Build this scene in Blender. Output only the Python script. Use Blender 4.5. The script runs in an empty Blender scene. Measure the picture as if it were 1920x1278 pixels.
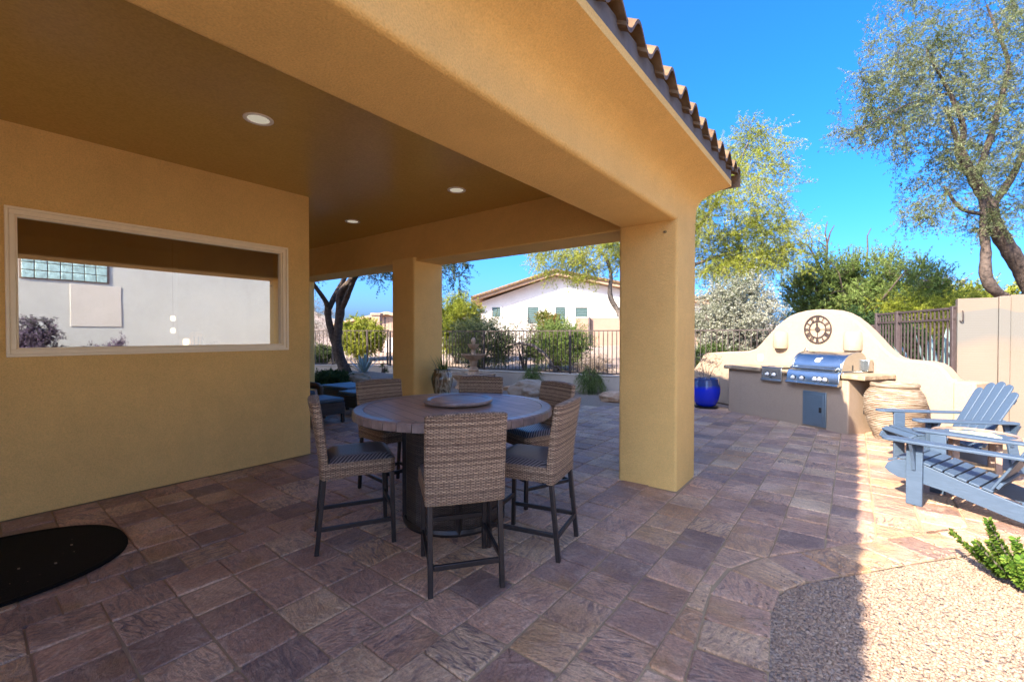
import bpy, math, random
import numpy as np
from mathutils import Vector, Matrix

sc = bpy.context.scene
R = math.radians

# ------------------------------------------------------------------ camera, sky, sun, exposure
cam_d = bpy.data.cameras.new('camera')
cam = bpy.data.objects.new('camera', cam_d)
sc.collection.objects.link(cam)
cam.location = (0, 0, 1.45)
cam.rotation_euler = (R(90 - 0.814), 0, R(37.27))
cam_d.sensor_width = 36
cam_d.lens = 15.84
cam_d.clip_start = 0.05
cam_d.clip_end = 3000
sc.camera = cam

SUN_DIR = Vector((0.185, 0.79, -0.585)).normalized()      # the way the light travels
world = bpy.data.worlds.new('World')
sc.world = world
world.use_nodes = True
wn = world.node_tree.nodes
bg = wn['Background']
sky = wn.new('ShaderNodeTexSky')
sky.sky_type = 'NISHITA'
sky.sun_disc = False
sky.sun_elevation = math.asin(-SUN_DIR.z)
sky.sun_rotation = math.atan2(-SUN_DIR.x, -SUN_DIR.y)
sky.altitude = 0
sky.air_density = 0.65
sky.dust_density = 4.0
sky.ozone_density = 10.0
hs = wn.new('ShaderNodeHueSaturation')
hs.inputs['Saturation'].default_value = 1.18
world.node_tree.links.new(sky.outputs[0], hs.inputs['Color'])
world.node_tree.links.new(hs.outputs[0], bg.inputs[0])
bg.inputs[1].default_value = 0.084

sun_d = bpy.data.lights.new('sun', 'SUN')
sun_d.energy = 2.65
sun_d.angle = R(0.53)
sun_d.color = (1.0, 0.88, 0.72)
sun = bpy.data.objects.new('sun', sun_d)
sc.collection.objects.link(sun)
sun.rotation_euler = SUN_DIR.to_track_quat('-Z', 'Y').to_euler()
sun.location = (-6, -20, 20)

sc.view_settings.view_transform = 'Standard'
sc.view_settings.look = 'None'
sc.view_settings.gamma = 1.0
sc.view_settings.exposure = 2.95
sc.render.engine = 'CYCLES'
sc.cycles.max_bounces = 10
sc.cycles.diffuse_bounces = 6
sc.cycles.use_denoising = True

rng = np.random.default_rng(7)
rnd = random.Random(11)
col = sc.collection

# ------------------------------------------------------------------ material helpers
class NT:
    def __init__(self, name):
        self.m = bpy.data.materials.new(name)
        self.m.use_nodes = True
        self.t = self.m.node_tree
        self.b = self.t.nodes['Principled BSDF']
        self.out = self.t.nodes['Material Output']
    def n(self, kind, **kw):
        nd = self.t.nodes.new(kind)
        for k, v in kw.items():
            if k.startswith('i_'):
                key = k[2:]
                key = int(key) if key.isdigit() else key.replace('_', ' ')
                s = nd.inputs[key]
                if isinstance(v, bpy.types.NodeSocket):
                    self.t.links.new(v, s)
                else:
                    s.default_value = v
            else:
                setattr(nd, k, v)
        return nd
    def link(self, a, b): self.t.links.new(a, b)
    def math(self, op, a, b=0.0, c=0.0):
        nd = self.n('ShaderNodeMath', operation=op)
        for i, v in enumerate((a, b, c)):
            if isinstance(v, bpy.types.NodeSocket): self.link(v, nd.inputs[i])
            else: nd.inputs[i].default_value = v
        return nd.outputs[0]
    def ramp(self, fac, stops, interp='LINEAR'):
        nd = self.n('ShaderNodeValToRGB')
        cr = nd.color_ramp
        cr.interpolation = interp
        while len(cr.elements) < len(stops): cr.elements.new(0.5)
        for e, (p, c) in zip(cr.elements, stops):
            e.position = p; e.color = (*c, 1) if len(c) == 3 else c
        self.link(fac, nd.inputs[0])
        return nd.outputs[0]
    def noise(self, vec, scale, detail=3, rough=0.55, dist=0.0):
        nd = self.n('ShaderNodeTexNoise', i_Scale=scale, i_Detail=detail, i_Roughness=rough, i_Distortion=dist)
        if vec is not None: self.link(vec, nd.inputs['Vector'])
        return nd.outputs[0]
    def mix(self, fac, a, b, blend='MIX'):
        nd = self.n('ShaderNodeMix', data_type='RGBA', blend_type=blend)
        for i, v in ((0, fac), (6, a), (7, b)):
            if isinstance(v, bpy.types.NodeSocket): self.link(v, nd.inputs[i])
            else: nd.inputs[i].default_value = v if i == 0 else (*v, 1)
        return nd.outputs[2]
    def obj(self): return self.n('ShaderNodeTexCoord').outputs['Object']
    def pos(self): return self.n('ShaderNodeNewGeometry').outputs['Position']
    def uv(self): return self.n('ShaderNodeTexCoord').outputs['UV']
    def attr(self, name): return self.n('ShaderNodeAttribute', attribute_name=name).outputs['Fac']
    def mapping(self, vec, scale=(1, 1, 1), rot=(0, 0, 0), loc=(0, 0, 0)):
        nd = self.n('ShaderNodeMapping')
        nd.inputs['Scale'].default_value = scale
        nd.inputs['Rotation'].default_value = rot
        nd.inputs['Location'].default_value = loc
        self.link(vec, nd.inputs['Vector'])
        return nd.outputs[0]
    def bump(self, h, strength=0.5, dist=0.01, normal=None):
        nd = self.n('ShaderNodeBump', i_Strength=strength, i_Distance=dist)
        self.link(h, nd.inputs['Height'])
        if normal is not None: self.link(normal, nd.inputs['Normal'])
        return nd.outputs[0]
    def set(self, color=None, rough=None, metal=None, normal=None, spec=None):
        for key, v in (('Base Color', color), ('Roughness', rough), ('Metallic', metal), ('Normal', normal), ('Specular IOR Level', spec)):
            if v is None: continue
            s = self.b.inputs[key]
            if isinstance(v, bpy.types.NodeSocket): self.link(v, s)
            elif key == 'Base Color': s.default_value = (*v, 1)
            else: s.default_value = v
        return self.m

def sclr(c, k): return tuple(min(1, x * k) for x in c)

def stucco(name, c, rough=0.9, bump=0.6, scale=110, var=0.10, dist=0.009):
    t = NT(name)
    p = t.pos()
    big = t.noise(p, 0.9, 4, 0.6)
    mid = t.noise(p, 7, 4, 0.65)
    f = t.math('ADD', t.math('MULTIPLY', big, 0.65), t.math('MULTIPLY', mid, 0.35))
    cc = t.ramp(f, [(0.3, sclr(c, 1 - var)), (0.5, c), (0.72, sclr(c, 1 + var))])
    grain = t.noise(p, scale, 3, 0.6)
    cc = t.mix(1.0, cc, t.ramp(grain, [(0.3, (0.86, 0.86, 0.86)), (0.62, (1.06, 1.06, 1.06))]), 'MULTIPLY')
    stain = t.noise(t.mapping(p, (1.6, 1.6, 0.35)), 1.3, 5, 0.7, 0.6)
    cc = t.mix(t.math('MULTIPLY', t.ramp(stain, [(0.55, (0, 0, 0)), (0.78, (1, 1, 1))]), 0.28), cc, sclr(c, 0.72))
    grain2 = t.noise(p, scale * 0.3, 2, 0.5)
    h = t.math('ADD', grain, t.math('MULTIPLY', grain2, 0.8))
    return t.set(cc, rough, 0, t.bump(h, bump, dist), 0.25)

def plain(name, c, rough=0.5, metal=0.0, var=0.08, nscale=12, bump=0.0, spec=0.5):
    t = NT(name)
    p = t.obj()
    n = t.noise(p, nscale, 4, 0.6)
    cc = t.ramp(n, [(0.3, sclr(c, 1 - var)), (0.7, sclr(c, 1 + var))])
    rr = t.math('ADD', rough - 0.06, t.math('MULTIPLY', n, 0.12))
    return t.set(cc, rr, metal, t.bump(n, bump, 0.01) if bump else None, spec)

M = {}
M['stucco_gold'] = stucco('stucco_gold', (0.76, 0.478, 0.158), var=0.11)
M['stucco_beige'] = stucco('stucco_beige', (0.31, 0.225, 0.155), bump=0.5, var=0.06)
M['stucco_white'] = stucco('stucco_white', (0.60, 0.54, 0.46), bump=0.2)
M['stucco_wing'] = stucco('pale_grey_stucco', (0.53, 0.515, 0.455), bump=0.2)
M['stucco_tan'] = stucco('stucco_tan', (0.30, 0.20, 0.14), bump=0.2)
M['stucco_low'] = stucco('stucco_low', (0.45, 0.37, 0.29), bump=0.3)
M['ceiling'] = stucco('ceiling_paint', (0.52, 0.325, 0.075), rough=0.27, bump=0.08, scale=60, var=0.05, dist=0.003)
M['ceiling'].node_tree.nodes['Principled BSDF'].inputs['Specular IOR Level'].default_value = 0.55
M['window_frame'] = plain('window_frame_vinyl', (0.92, 0.77, 0.50), 0.45, var=0.03)
M['white_trim'] = plain('white_trim', (0.90, 0.84, 0.74), 0.4, var=0.03)
M['bronze'] = plain('dark_bronze_metal', (0.035, 0.028, 0.026), 0.38, 0.4, 0.2, 30)
M['iron'] = plain('fence_iron', (0.05, 0.035, 0.03), 0.5, 0.2, 0.2, 20)
M['gate_iron'] = plain('gate_iron', (0.055, 0.038, 0.036), 0.55, 0.1, 0.2, 20)
M['steel'] = plain('stainless_steel', (0.46, 0.48, 0.47), 0.25, 1.0, 0.05, 8)
M['steel_dark'] = plain('door_steel', (0.20, 0.26, 0.30), 0.36, 0.75, 0.05, 8)
M['dark'] = plain('dark_void', (0.012, 0.011, 0.01), 0.6, 0, 0.2)
M['blue_paint'] = plain('slate_blue_paint', (0.052, 0.098, 0.20), 0.42, 0, 0.07, 5)
def painted_wood():
    t = NT('slate_blue_painted_wood')
    p = t.obj()
    g = t.noise(t.mapping(p, (4, 30, 30)), 3.0, 5, 0.65, 0.4)
    w = t.noise(p, 2.2, 4, 0.6)
    c = t.ramp(g, [(0.3, (0.040, 0.064, 0.100)), (0.55, (0.048, 0.076, 0.118)), (0.75, (0.058, 0.088, 0.134))])
    c = t.mix(t.math('MULTIPLY', t.ramp(w, [(0.58, (0, 0, 0)), (0.75, (1, 1, 1))]), 0.3), c, (0.10, 0.14, 0.21))
    return t.set(c, t.math('ADD', 0.38, t.math('MULTIPLY', w, 0.25)), 0, t.bump(g, 0.35, 0.004), 0.4)
M['blue_paint'] = painted_wood()
M['cushion'] = plain('blue_grey_cushion', (0.05, 0.085, 0.125), 0.5, 0, 0.15, 10)
M['mat_rubber'] = plain('black_rubber', (0.0035, 0.0035, 0.004), 0.7, 0, 0.3, 90, 1.0, 0.14)
M['birdstop'] = plain('grey_mortar', (0.13, 0.125, 0.13), 0.9, 0, 0.15, 14, 0.3)
M['interior'] = plain('interior_paint', (0.45, 0.40, 0.33), 0.8, 0, 0.05)
M['copper'] = plain('copper_glaze', (0.85, 0.50, 0.18), 0.35, 0.2, 0.25, 25)

def paver_mat():
    t = NT('stone_paver')
    p = t.pos()
    r = t.attr('rnd')
    r2 = t.attr('rnd2')
    base = t.ramp(r, [(0.0, (0.27, 0.175, 0.13)), (0.10, (0.39, 0.235, 0.165)), (0.32, (0.54, 0.31, 0.195)),
                      (0.6, (0.64, 0.38, 0.235)), (0.82, (0.70, 0.47, 0.275)), (1.0, (0.57, 0.31, 0.15))])
    off = t.n('ShaderNodeCombineXYZ')
    t.link(t.math('MULTIPLY', r, 37.0), off.inputs[0]); t.link(t.math('MULTIPLY', r2, 53.0), off.inputs[1])
    pv = t.n('ShaderNodeVectorMath', operation='ADD')
    t.link(p, pv.inputs[0]); t.link(off.outputs[0], pv.inputs[1])
    v = pv.outputs[0]
    # rotate the grain by stone
    rot = t.n('ShaderNodeVectorRotate', rotation_type='Z_AXIS')
    t.link(v, rot.inputs['Vector']); t.link(t.math('ADD', t.math('MULTIPLY', t.math('GREATER_THAN', t.math('FRACT', t.math('MULTIPLY', r2, 7.0)), 0.6), 1.45), t.math('ADD', -0.35, t.math('MULTIPLY', r2, 0.8))), rot.inputs['Angle'])
    gv = t.mapping(rot.outputs[0], (1.8, 6.0, 1))
    grain = t.noise(gv, 3.2, 6, 0.66, 2.2)
    swirl = t.noise(v, 4.6, 5, 0.6, 3.5)
    fine = t.noise(t.mapping(rot.outputs[0], (12, 60, 1)), 3.0, 3, 0.6)
    c1 = t.mix(t.math('MULTIPLY', t.ramp(grain, [(0.38, (1, 1, 1)), (0.54, (0, 0, 0))]), t.math('ADD', 0.35, t.math('MULTIPLY', t.math('FRACT', t.math('MULTIPLY', r2, 13.0)), 0.6))), base, (0.185, 0.118, 0.105))
    c2 = t.mix(t.math('MULTIPLY', t.ramp(swirl, [(0.52, (0, 0, 0)), (0.75, (1, 1, 1))]), 0.55), c1, (0.64, 0.47, 0.34))
    c3 = t.mix(t.math('MULTIPLY', t.ramp(t.noise(v, 2.6, 3, 0.5), [(0.55, (0, 0, 0)), (0.7, (1, 1, 1))]), 0.5), c2, (0.46, 0.25, 0.09))
    speck = t.mix(1.0, t.ramp(t.noise(p, 70, 2, 0.6), [(0.35, (0.76, 0.76, 0.76)), (0.6, (1.06, 1.06, 1.06))]), t.ramp(t.noise(p, 2.1, 4, 0.6), [(0.38, (0.78, 0.74, 0.74)), (0.6, (1.05, 1.05, 1.05))]), 'MULTIPLY')
    c4 = t.mix(1.0, c3, speck, 'MULTIPLY')
    h = t.math('ADD', t.math('ADD', t.math('MULTIPLY', grain, t.math('ADD', 0.2, t.math('MULTIPLY', t.math('FRACT', t.math('MULTIPLY', r2, 13.0)), 1.3))), t.math('MULTIPLY', swirl, 1.0)), t.math('MULTIPLY', fine, 0.3))
    h = t.math('ADD', h, t.math('MULTIPLY', t.noise(v, 14, 4, 0.6), 0.5))
    h = t.math('ADD', h, t.math('MULTIPLY', t.noise(p, 45, 3, 0.6), 0.3))
    rough = t.math('ADD', 0.36, t.math('MULTIPLY', grain, 0.25))
    return t.set(c4, rough, 0, t.bump(h, 0.95, 0.016), 0.45)
M['paver'] = paver_mat()

def sand_mat():
    t = NT('joint_sand')
    p = t.pos()
    n = t.noise(p, 60, 4, 0.7)
    n2 = t.noise(p, 3, 3)
    c = t.mix(n2, (0.52, 0.37, 0.20), (0.24, 0.165, 0.11))
    return t.set(c, 0.95, 0, t.bump(n, 0.7, 0.006), 0.2)
M['joint'] = sand_mat()

def gravel_ground():
    t = NT('desert_gravel')
    p = t.pos()
    vor = t.n('ShaderNodeTexVoronoi', i_Scale=42.0)
    t.link(p, vor.inputs['Vector'])
    vc = t.n('ShaderNodeSeparateColor'); t.link(vor.outputs['Color'], vc.inputs[0])
    c = t.ramp(vc.outputs[0], [(0, (0.20, 0.145, 0.12)), (0.35, (0.32, 0.235, 0.185)), (0.7, (0.40, 0.30, 0.23)), (1, (0.27, 0.22, 0.20))])
    big = t.noise(p, 0.35, 5, 0.65)
    c = t.mix(t.ramp(big, [(0.4, (0, 0, 0)), (0.65, (1, 1, 1))]), c, (0.38, 0.27, 0.175))
    c = t.mix(t.math('MULTIPLY', t.ramp(vor.outputs['Distance'], [(0.3, (0, 0, 0)), (0.75, (1, 1, 1))]), 0.6), c, (0.16, 0.12, 0.10))
    h = t.math('SUBTRACT', t.math('MULTIPLY', t.noise(p, 9, 4), 0.5), vor.outputs['Distance'])
    return t.set(c, 0.95, 0, t.bump(h, 0.9, 0.02), 0.2)
M['ground'] = gravel_ground()

def pebble_mat():
    t = NT('pebble')
    r = t.attr('rnd')
    c = t.ramp(r, [(0, (0.15, 0.095, 0.07)), (0.12, (0.23, 0.148, 0.102)), (0.5, (0.275, 0.183, 0.122)), (0.8, (0.315, 0.22, 0.148)), (0.93, (0.21, 0.16, 0.13)), (1, (0.36, 0.27, 0.195))])
    n = t.noise(t.pos(), 160, 3)
    c = t.mix(t.math('MULTIPLY', n, 0.35), c, (0.30, 0.22, 0.17))
    return t.set(c, 0.8, 0, t.bump(n, 0.3, 0.003), 0.35)
M['pebble'] = pebble_mat()

def rock_mat(name, a, b, sc_=3.0):
    t = NT(name)
    p = t.obj()
    n = t.noise(p, sc_, 6, 0.65, 0.4)
    n2 = t.noise(p, sc_ * 9, 4, 0.6)
    c = t.mix(t.ramp(n, [(0.35, (0, 0, 0)), (0.65, (1, 1, 1))]), a, b)
    h = t.math('ADD', n, t.math('MULTIPLY', n2, 0.4))
    return t.set(c, 0.85, 0, t.bump(h, 0.8, 0.03), 0.25)
M['rock'] = rock_mat('brown_sandstone', (0.33, 0.22, 0.135), (0.46, 0.35, 0.25))
M['flagstone'] = rock_mat('flagstone', (0.22, 0.15, 0.088), (0.36, 0.265, 0.17), 6.0)
M['fountain'] = rock_mat('cast_stone', (0.42, 0.25, 0.14), (0.62, 0.41, 0.255), 7.0)

def clay_mat():
    t = NT('ribbed_clay')
    p = t.obj()
    n = t.noise(t.mapping(p, (2, 2, 40)), 3, 4, 0.65, 0.5)
    n2 = t.noise(p, 5, 4)
    c = t.ramp(n, [(0.36, (0.10, 0.06, 0.036)), (0.47, (0.19, 0.135, 0.09)), (0.56, (0.27, 0.21, 0.15)), (0.66, (0.42, 0.37, 0.30))])
    c = t.mix(t.math('MULTIPLY', n2, 0.4), c, (0.20, 0.13, 0.075))
    return t.set(c, 0.7, 0, t.bump(n, 0.4, 0.01), 0.3)
M['clay'] = clay_mat()

def glaze_blue():
    t = NT('cobalt_glaze')
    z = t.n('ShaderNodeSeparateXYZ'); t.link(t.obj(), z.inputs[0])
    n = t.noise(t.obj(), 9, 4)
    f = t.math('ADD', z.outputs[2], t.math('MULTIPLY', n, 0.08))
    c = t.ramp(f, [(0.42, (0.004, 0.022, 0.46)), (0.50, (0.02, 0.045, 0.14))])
    return t.set(c, 0.12, 0, t.bump(n, 0.05, 0.01), 0.6)
M['glaze_blue'] = glaze_blue()

def glaze_drip():
    t = NT('drip_glaze')
    n = t.noise(t.mapping(t.obj(), (9, 9, 1.4)), 1.6, 4, 0.6, 0.4)
    c = t.ramp(n, [(0.38, (0.02, 0.016, 0.012)), (0.5, (0.16, 0.11, 0.05)), (0.58, (0.42, 0.38, 0.27)), (0.7, (0.05, 0.045, 0.03))])
    return t.set(c, 0.2, 0, None, 0.6)
M['glaze_drip'] = glaze_drip()

def wicker(name, cols, row=0.0080, colw=0.0150, gap=0.42):
    t = NT(name)
    u = t.n('ShaderNodeSeparateXYZ'); t.link(t.uv(), u.inputs[0])
    rv = t.math('DIVIDE', u.outputs[1], row); cv = t.math('DIVIDE', u.outputs[0], colw)
    ri = t.math('FLOOR', rv); ci = t.math('FLOOR', cv)
    fr = t.math('SUBTRACT', rv, ri); fc = t.math('SUBTRACT', cv, ci)
    sr = t.math('SINE', t.math('MULTIPLY', fr, math.pi)); scn = t.math('SINE', t.math('MULTIPLY', fc, math.pi))
    par = t.math('MODULO', t.math('ABSOLUTE', t.math('ADD', ri, ci)), 2.0)
    sgn = t.math('SUBTRACT', t.math('MULTIPLY', par, 2.0), 1.0)
    h = t.math('MULTIPLY', sr, t.math('ADD', 0.62, t.math('MULTIPLY', t.math('MULTIPLY', sgn, scn), 0.38)))
    wnz = t.n('ShaderNodeTexWhiteNoise', noise_dimensions='2D')
    cx = t.n('ShaderNodeCombineXYZ'); t.link(ri, cx.inputs[0])
    t.link(cx.outputs[0], wnz.inputs['Vector'])
    strand = t.math('ADD', t.math('MULTIPLY', wnz.outputs[0], 0.22), t.math('MULTIPLY', t.noise(t.mapping(t.uv(), (9, 70, 1)), 3.0, 4, 0.7), 0.78))
    c = t.ramp(strand, [(0.32, cols[0]), (0.5, cols[1]), (0.68, cols[2])])
    c = t.mix(t.ramp(h, [(0.1, (1, 1, 1)), (gap, (0, 0, 0))]), c, sclr(cols[0], 0.25))
    return t.set(c, 0.48, 0, t.bump(h, 1.0, 0.006), 0.4)
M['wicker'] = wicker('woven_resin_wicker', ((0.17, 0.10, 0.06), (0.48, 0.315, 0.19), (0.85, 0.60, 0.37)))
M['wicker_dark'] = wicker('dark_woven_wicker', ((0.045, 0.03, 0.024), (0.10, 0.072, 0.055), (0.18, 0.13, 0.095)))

def sling():
    t = NT('herringbone_seat_weave')
    u = t.mapping(t.uv(), (1, 1, 1), (0, 0, R(45)))
    w = t.n('ShaderNodeTexWave', i_Scale=17.0, i_Distortion=0.5, i_Detail=1.0); t.link(u, w.inputs['Vector'])
    c = t.ramp(w.outputs[1], [(0.3, (0.03, 0.028, 0.03)), (0.75, (0.24, 0.21, 0.20))])
    return t.set(c, 0.32, 0, t.bump(w.outputs[1], 0.7, 0.004), 0.6)
M['sling'] = sling()

def tabletop_mat():
    t = NT('plank_table_tile')
    p = t.obj()
    br = t.n('ShaderNodeTexBrick', i_Scale=1.0, i_Mortar_Size=0.004)
    br.inputs['Brick Width'].default_value = 0.6; br.inputs['Row Height'].default_value = 0.105
    br.inputs['Color1'].default_value = (0.33, 0.205, 0.13, 1); br.inputs['Color2'].default_value = (0.48, 0.305, 0.20, 1); br.inputs['Mortar'].default_value = (0.09, 0.07, 0.06, 1)
    t.link(t.mapping(p, (1, 1, 1), (0, 0, R(37))), br.inputs['Vector'])
    g = t.noise(t.mapping(p, (3, 22, 3), (0, 0, R(37))), 2.4, 5, 0.6, 0.7)
    c = t.mix(t.math('MULTIPLY', g, 0.6), br.outputs[0], (0.42, 0.30, 0.22))
    r = t.math('ADD', 0.27, t.math('MULTIPLY', g, 0.26))
    return t.set(c, r, 0, t.bump(g, 0.2, 0.005), 0.28)
M['tabletop'] = tabletop_mat()
M['rim_tile'] = rock_mat('rim_tile', (0.10, 0.068, 0.055), (0.22, 0.155, 0.12), 9.0)
M['rim_tile'] = plain('rim_tile_glazed', (0.26, 0.18, 0.14), 0.30, 0, 0.3, 14, 0.1)

def tile_mat():
    t = NT('clay_roof_tile')
    n = t.noise(t.pos(), 7, 5, 0.65)
    r = t.n('ShaderNodeObjectInfo').outputs['Random']
    c = t.ramp(n, [(0.3, (0.085, 0.048, 0.024)), (0.5, (0.16, 0.098, 0.046)), (0.7, (0.23, 0.15, 0.078))])
    c = t.mix(t.math('MULTIPLY', r, 0.4), c, (0.15, 0.088, 0.045))
    return t.set(c, 0.55, 0, t.bump(n, 0.4, 0.01), 0.3)
M['roof_tile'] = tile_mat()
M['roof'] = plain('roof_field', (0.36, 0.23, 0.14), 0.85, 0, 0.2, 3)

def glass_mat():
    t = NT('reflective_window_glass')
    gl = t.n('ShaderNodeBsdfGlossy', i_Color=(0.95, 0.96, 0.95, 1), i_Roughness=0.012)
    t.link(t.bump(t.noise(t.pos(), 1.7, 2, 0.4), 0.006, 0.05), gl.inputs['Normal'])
    tr = t.n('ShaderNodeBsdfTransparent', i_Color=(0.85, 0.87, 0.85, 1))
    mx = t.n('ShaderNodeMixShader', i_Fac=0.50)
    t.link(tr.outputs[0], mx.inputs[1]); t.link(gl.outputs[0], mx.inputs[2]); t.link(mx.outputs[0], t.out.inputs[0])
    return t.m
M['glass'] = glass_mat()
M['house_glass'] = plain('dark_house_glass', (0.05, 0.08, 0.075), 0.08, 0, 0.2)
M['glass_block'] = plain('glass_block', (0.36, 0.52, 0.50), 0.15, 0, 0.35, 9)
M['shutter'] = plain('window_shutter', (0.10, 0.15, 0.14), 0.5)

def emit(name, c, s):
    t = NT(name)
    e = t.n('ShaderNodeEmission', i_Color=(*c, 1), i_Strength=s)
    t.link(e.outputs[0], t.out.inputs[0]); return t.m
M['lamp_glow'] = emit('warm_lamp_glow', (1.0, 0.72, 0.42), 0.9)
M['lens_lit'] = emit('lit_downlight_lens', (1.0, 0.88, 0.68), 0.065)
M['water'] = plain('fountain_water', (0.05, 0.08, 0.09), 0.05, 0, 0.1)
M['lens'] = plain('downlight_lens', (0.72, 0.66, 0.56), 0.35, 0, 0.03)

def wall_band_mat():
    t = NT('grey_band_boundary_stucco')
    p = t.pos()
    z = t.n('ShaderNodeSeparateXYZ'); t.link(p, z.inputs[0])
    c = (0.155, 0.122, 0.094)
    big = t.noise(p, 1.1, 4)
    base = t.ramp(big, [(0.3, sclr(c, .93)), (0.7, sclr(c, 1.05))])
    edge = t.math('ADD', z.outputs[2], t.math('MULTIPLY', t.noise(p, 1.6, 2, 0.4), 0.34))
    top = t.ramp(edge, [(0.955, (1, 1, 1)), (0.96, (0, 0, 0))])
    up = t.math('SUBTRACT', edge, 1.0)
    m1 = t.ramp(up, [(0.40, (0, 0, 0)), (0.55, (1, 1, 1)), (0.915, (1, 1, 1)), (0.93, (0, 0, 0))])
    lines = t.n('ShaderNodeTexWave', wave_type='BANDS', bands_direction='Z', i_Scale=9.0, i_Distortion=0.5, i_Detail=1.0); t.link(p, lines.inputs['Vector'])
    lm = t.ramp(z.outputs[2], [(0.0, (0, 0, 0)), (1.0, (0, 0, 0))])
    c2 = t.mix(t.math('MULTIPLY', m1, 0.85), base, (0.11, 0.107, 0.096))  # wavy-edged grey band mixed into the upper wall colour
    g = t.noise(p, 95, 3)
    return t.set(c2, 0.92, 0, t.bump(t.math('ADD', g, t.math('MULTIPLY', lines.outputs[1], 0.25)), 0.35, 0.005), 0.2)
M['boundary'] = wall_band_mat()

def leaf_mat(name, stops, trans=0.35):
    t = NT(name)
    r = t.attr('rnd')
    c = t.ramp(r, stops)
    t.set(c, 0.7, 0, None, 0.08)
    tb = t.n('ShaderNodeBsdfTranslucent'); t.link(c, tb.inputs[0])
    mx = t.n('ShaderNodeMixShader', i_Fac=trans)
    t.link(t.b.outputs[0], mx.inputs[1]); t.link(tb.outputs[0], mx.inputs[2]); t.link(mx.outputs[0], t.out.inputs[0])
    return t.m
M['leaf_yellow'] = leaf_mat('palo_verde_leaf', [(0, (0.093, 0.123, 0.015)), (0.4, (0.207, 0.238, 0.025)), (0.8, (0.342, 0.352, 0.052)), (1, (0.434, 0.393, 0.103))])
M['leaf_olive'] = leaf_mat('mesquite_leaf', [(0, (0.022, 0.040, 0.012)), (0.4, (0.053, 0.074, 0.025)), (0.75, (0.093, 0.112, 0.046)), (1, (0.161, 0.167, 0.093))])
M['leaf_mesquite'] = leaf_mat('feathery_mesquite_leaf', [(0, (0.048, 0.070, 0.025)), (0.4, (0.107, 0.134, 0.048)), (0.75, (0.189, 0.212, 0.098)), (1, (0.295, 0.303, 0.179))], 0.4)
M['leaf_green'] = leaf_mat('green_shrub_leaf', [(0, (0.019, 0.037, 0.011)), (0.5, (0.046, 0.077, 0.022)), (1, (0.099, 0.130, 0.040))])
M['leaf_creosote'] = leaf_mat('creosote_leaf', [(0, (0.046, 0.080, 0.018)), (0.5, (0.121, 0.177, 0.043)), (1, (0.250, 0.307, 0.092))], 0.4)
M['leaf_dark'] = leaf_mat('dark_shrub_leaf', [(0, (0.011, 0.028, 0.011)), (0.5, (0.025, 0.053, 0.019)), (1, (0.062, 0.093, 0.031))])
M['leaf_silver'] = leaf_mat('silver_flower_leaf', [(0, (0.054, 0.079, 0.030)), (0.3, (0.154, 0.166, 0.103)), (0.55, (0.295, 0.291, 0.221)), (1, (0.426, 0.417, 0.337))], 0.25)
M['leaf_bright'] = leaf_mat('bright_succulent_leaf', [(0, (0.034, 0.081, 0.013)), (0.5, (0.089, 0.171, 0.021)), (1, (0.205, 0.273, 0.047))])
M['leaf_agave'] = leaf_mat('agave_leaf', [(0, (0.12, 0.20, 0.19)), (1, (0.30, 0.40, 0.38))], 0.1)
M['leaf_grey'] = leaf_mat('dry_twig_leaf', [(0, (0.099, 0.074, 0.056)), (1, (0.211, 0.167, 0.130))], 0.1)
M['leaf_orange'] = leaf_mat('orange_flower', [(0, (0.087, 0.124, 0.025)), (0.55, (0.149, 0.149, 0.031)), (1, (0.279, 0.093, 0.050))])
M['leaf_purple'] = leaf_mat('purple_sage', [(0, (0.043, 0.062, 0.031)), (0.5, (0.099, 0.074, 0.105)), (1, (0.186, 0.124, 0.205))])
M['bark'] = rock_mat('dark_bark', (0.04, 0.03, 0.024), (0.125, 0.09, 0.07), 14.0)
M['bark_grey'] = rock_mat('grey_bark', (0.08, 0.062, 0.05), (0.19, 0.155, 0.13), 14.0)

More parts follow.
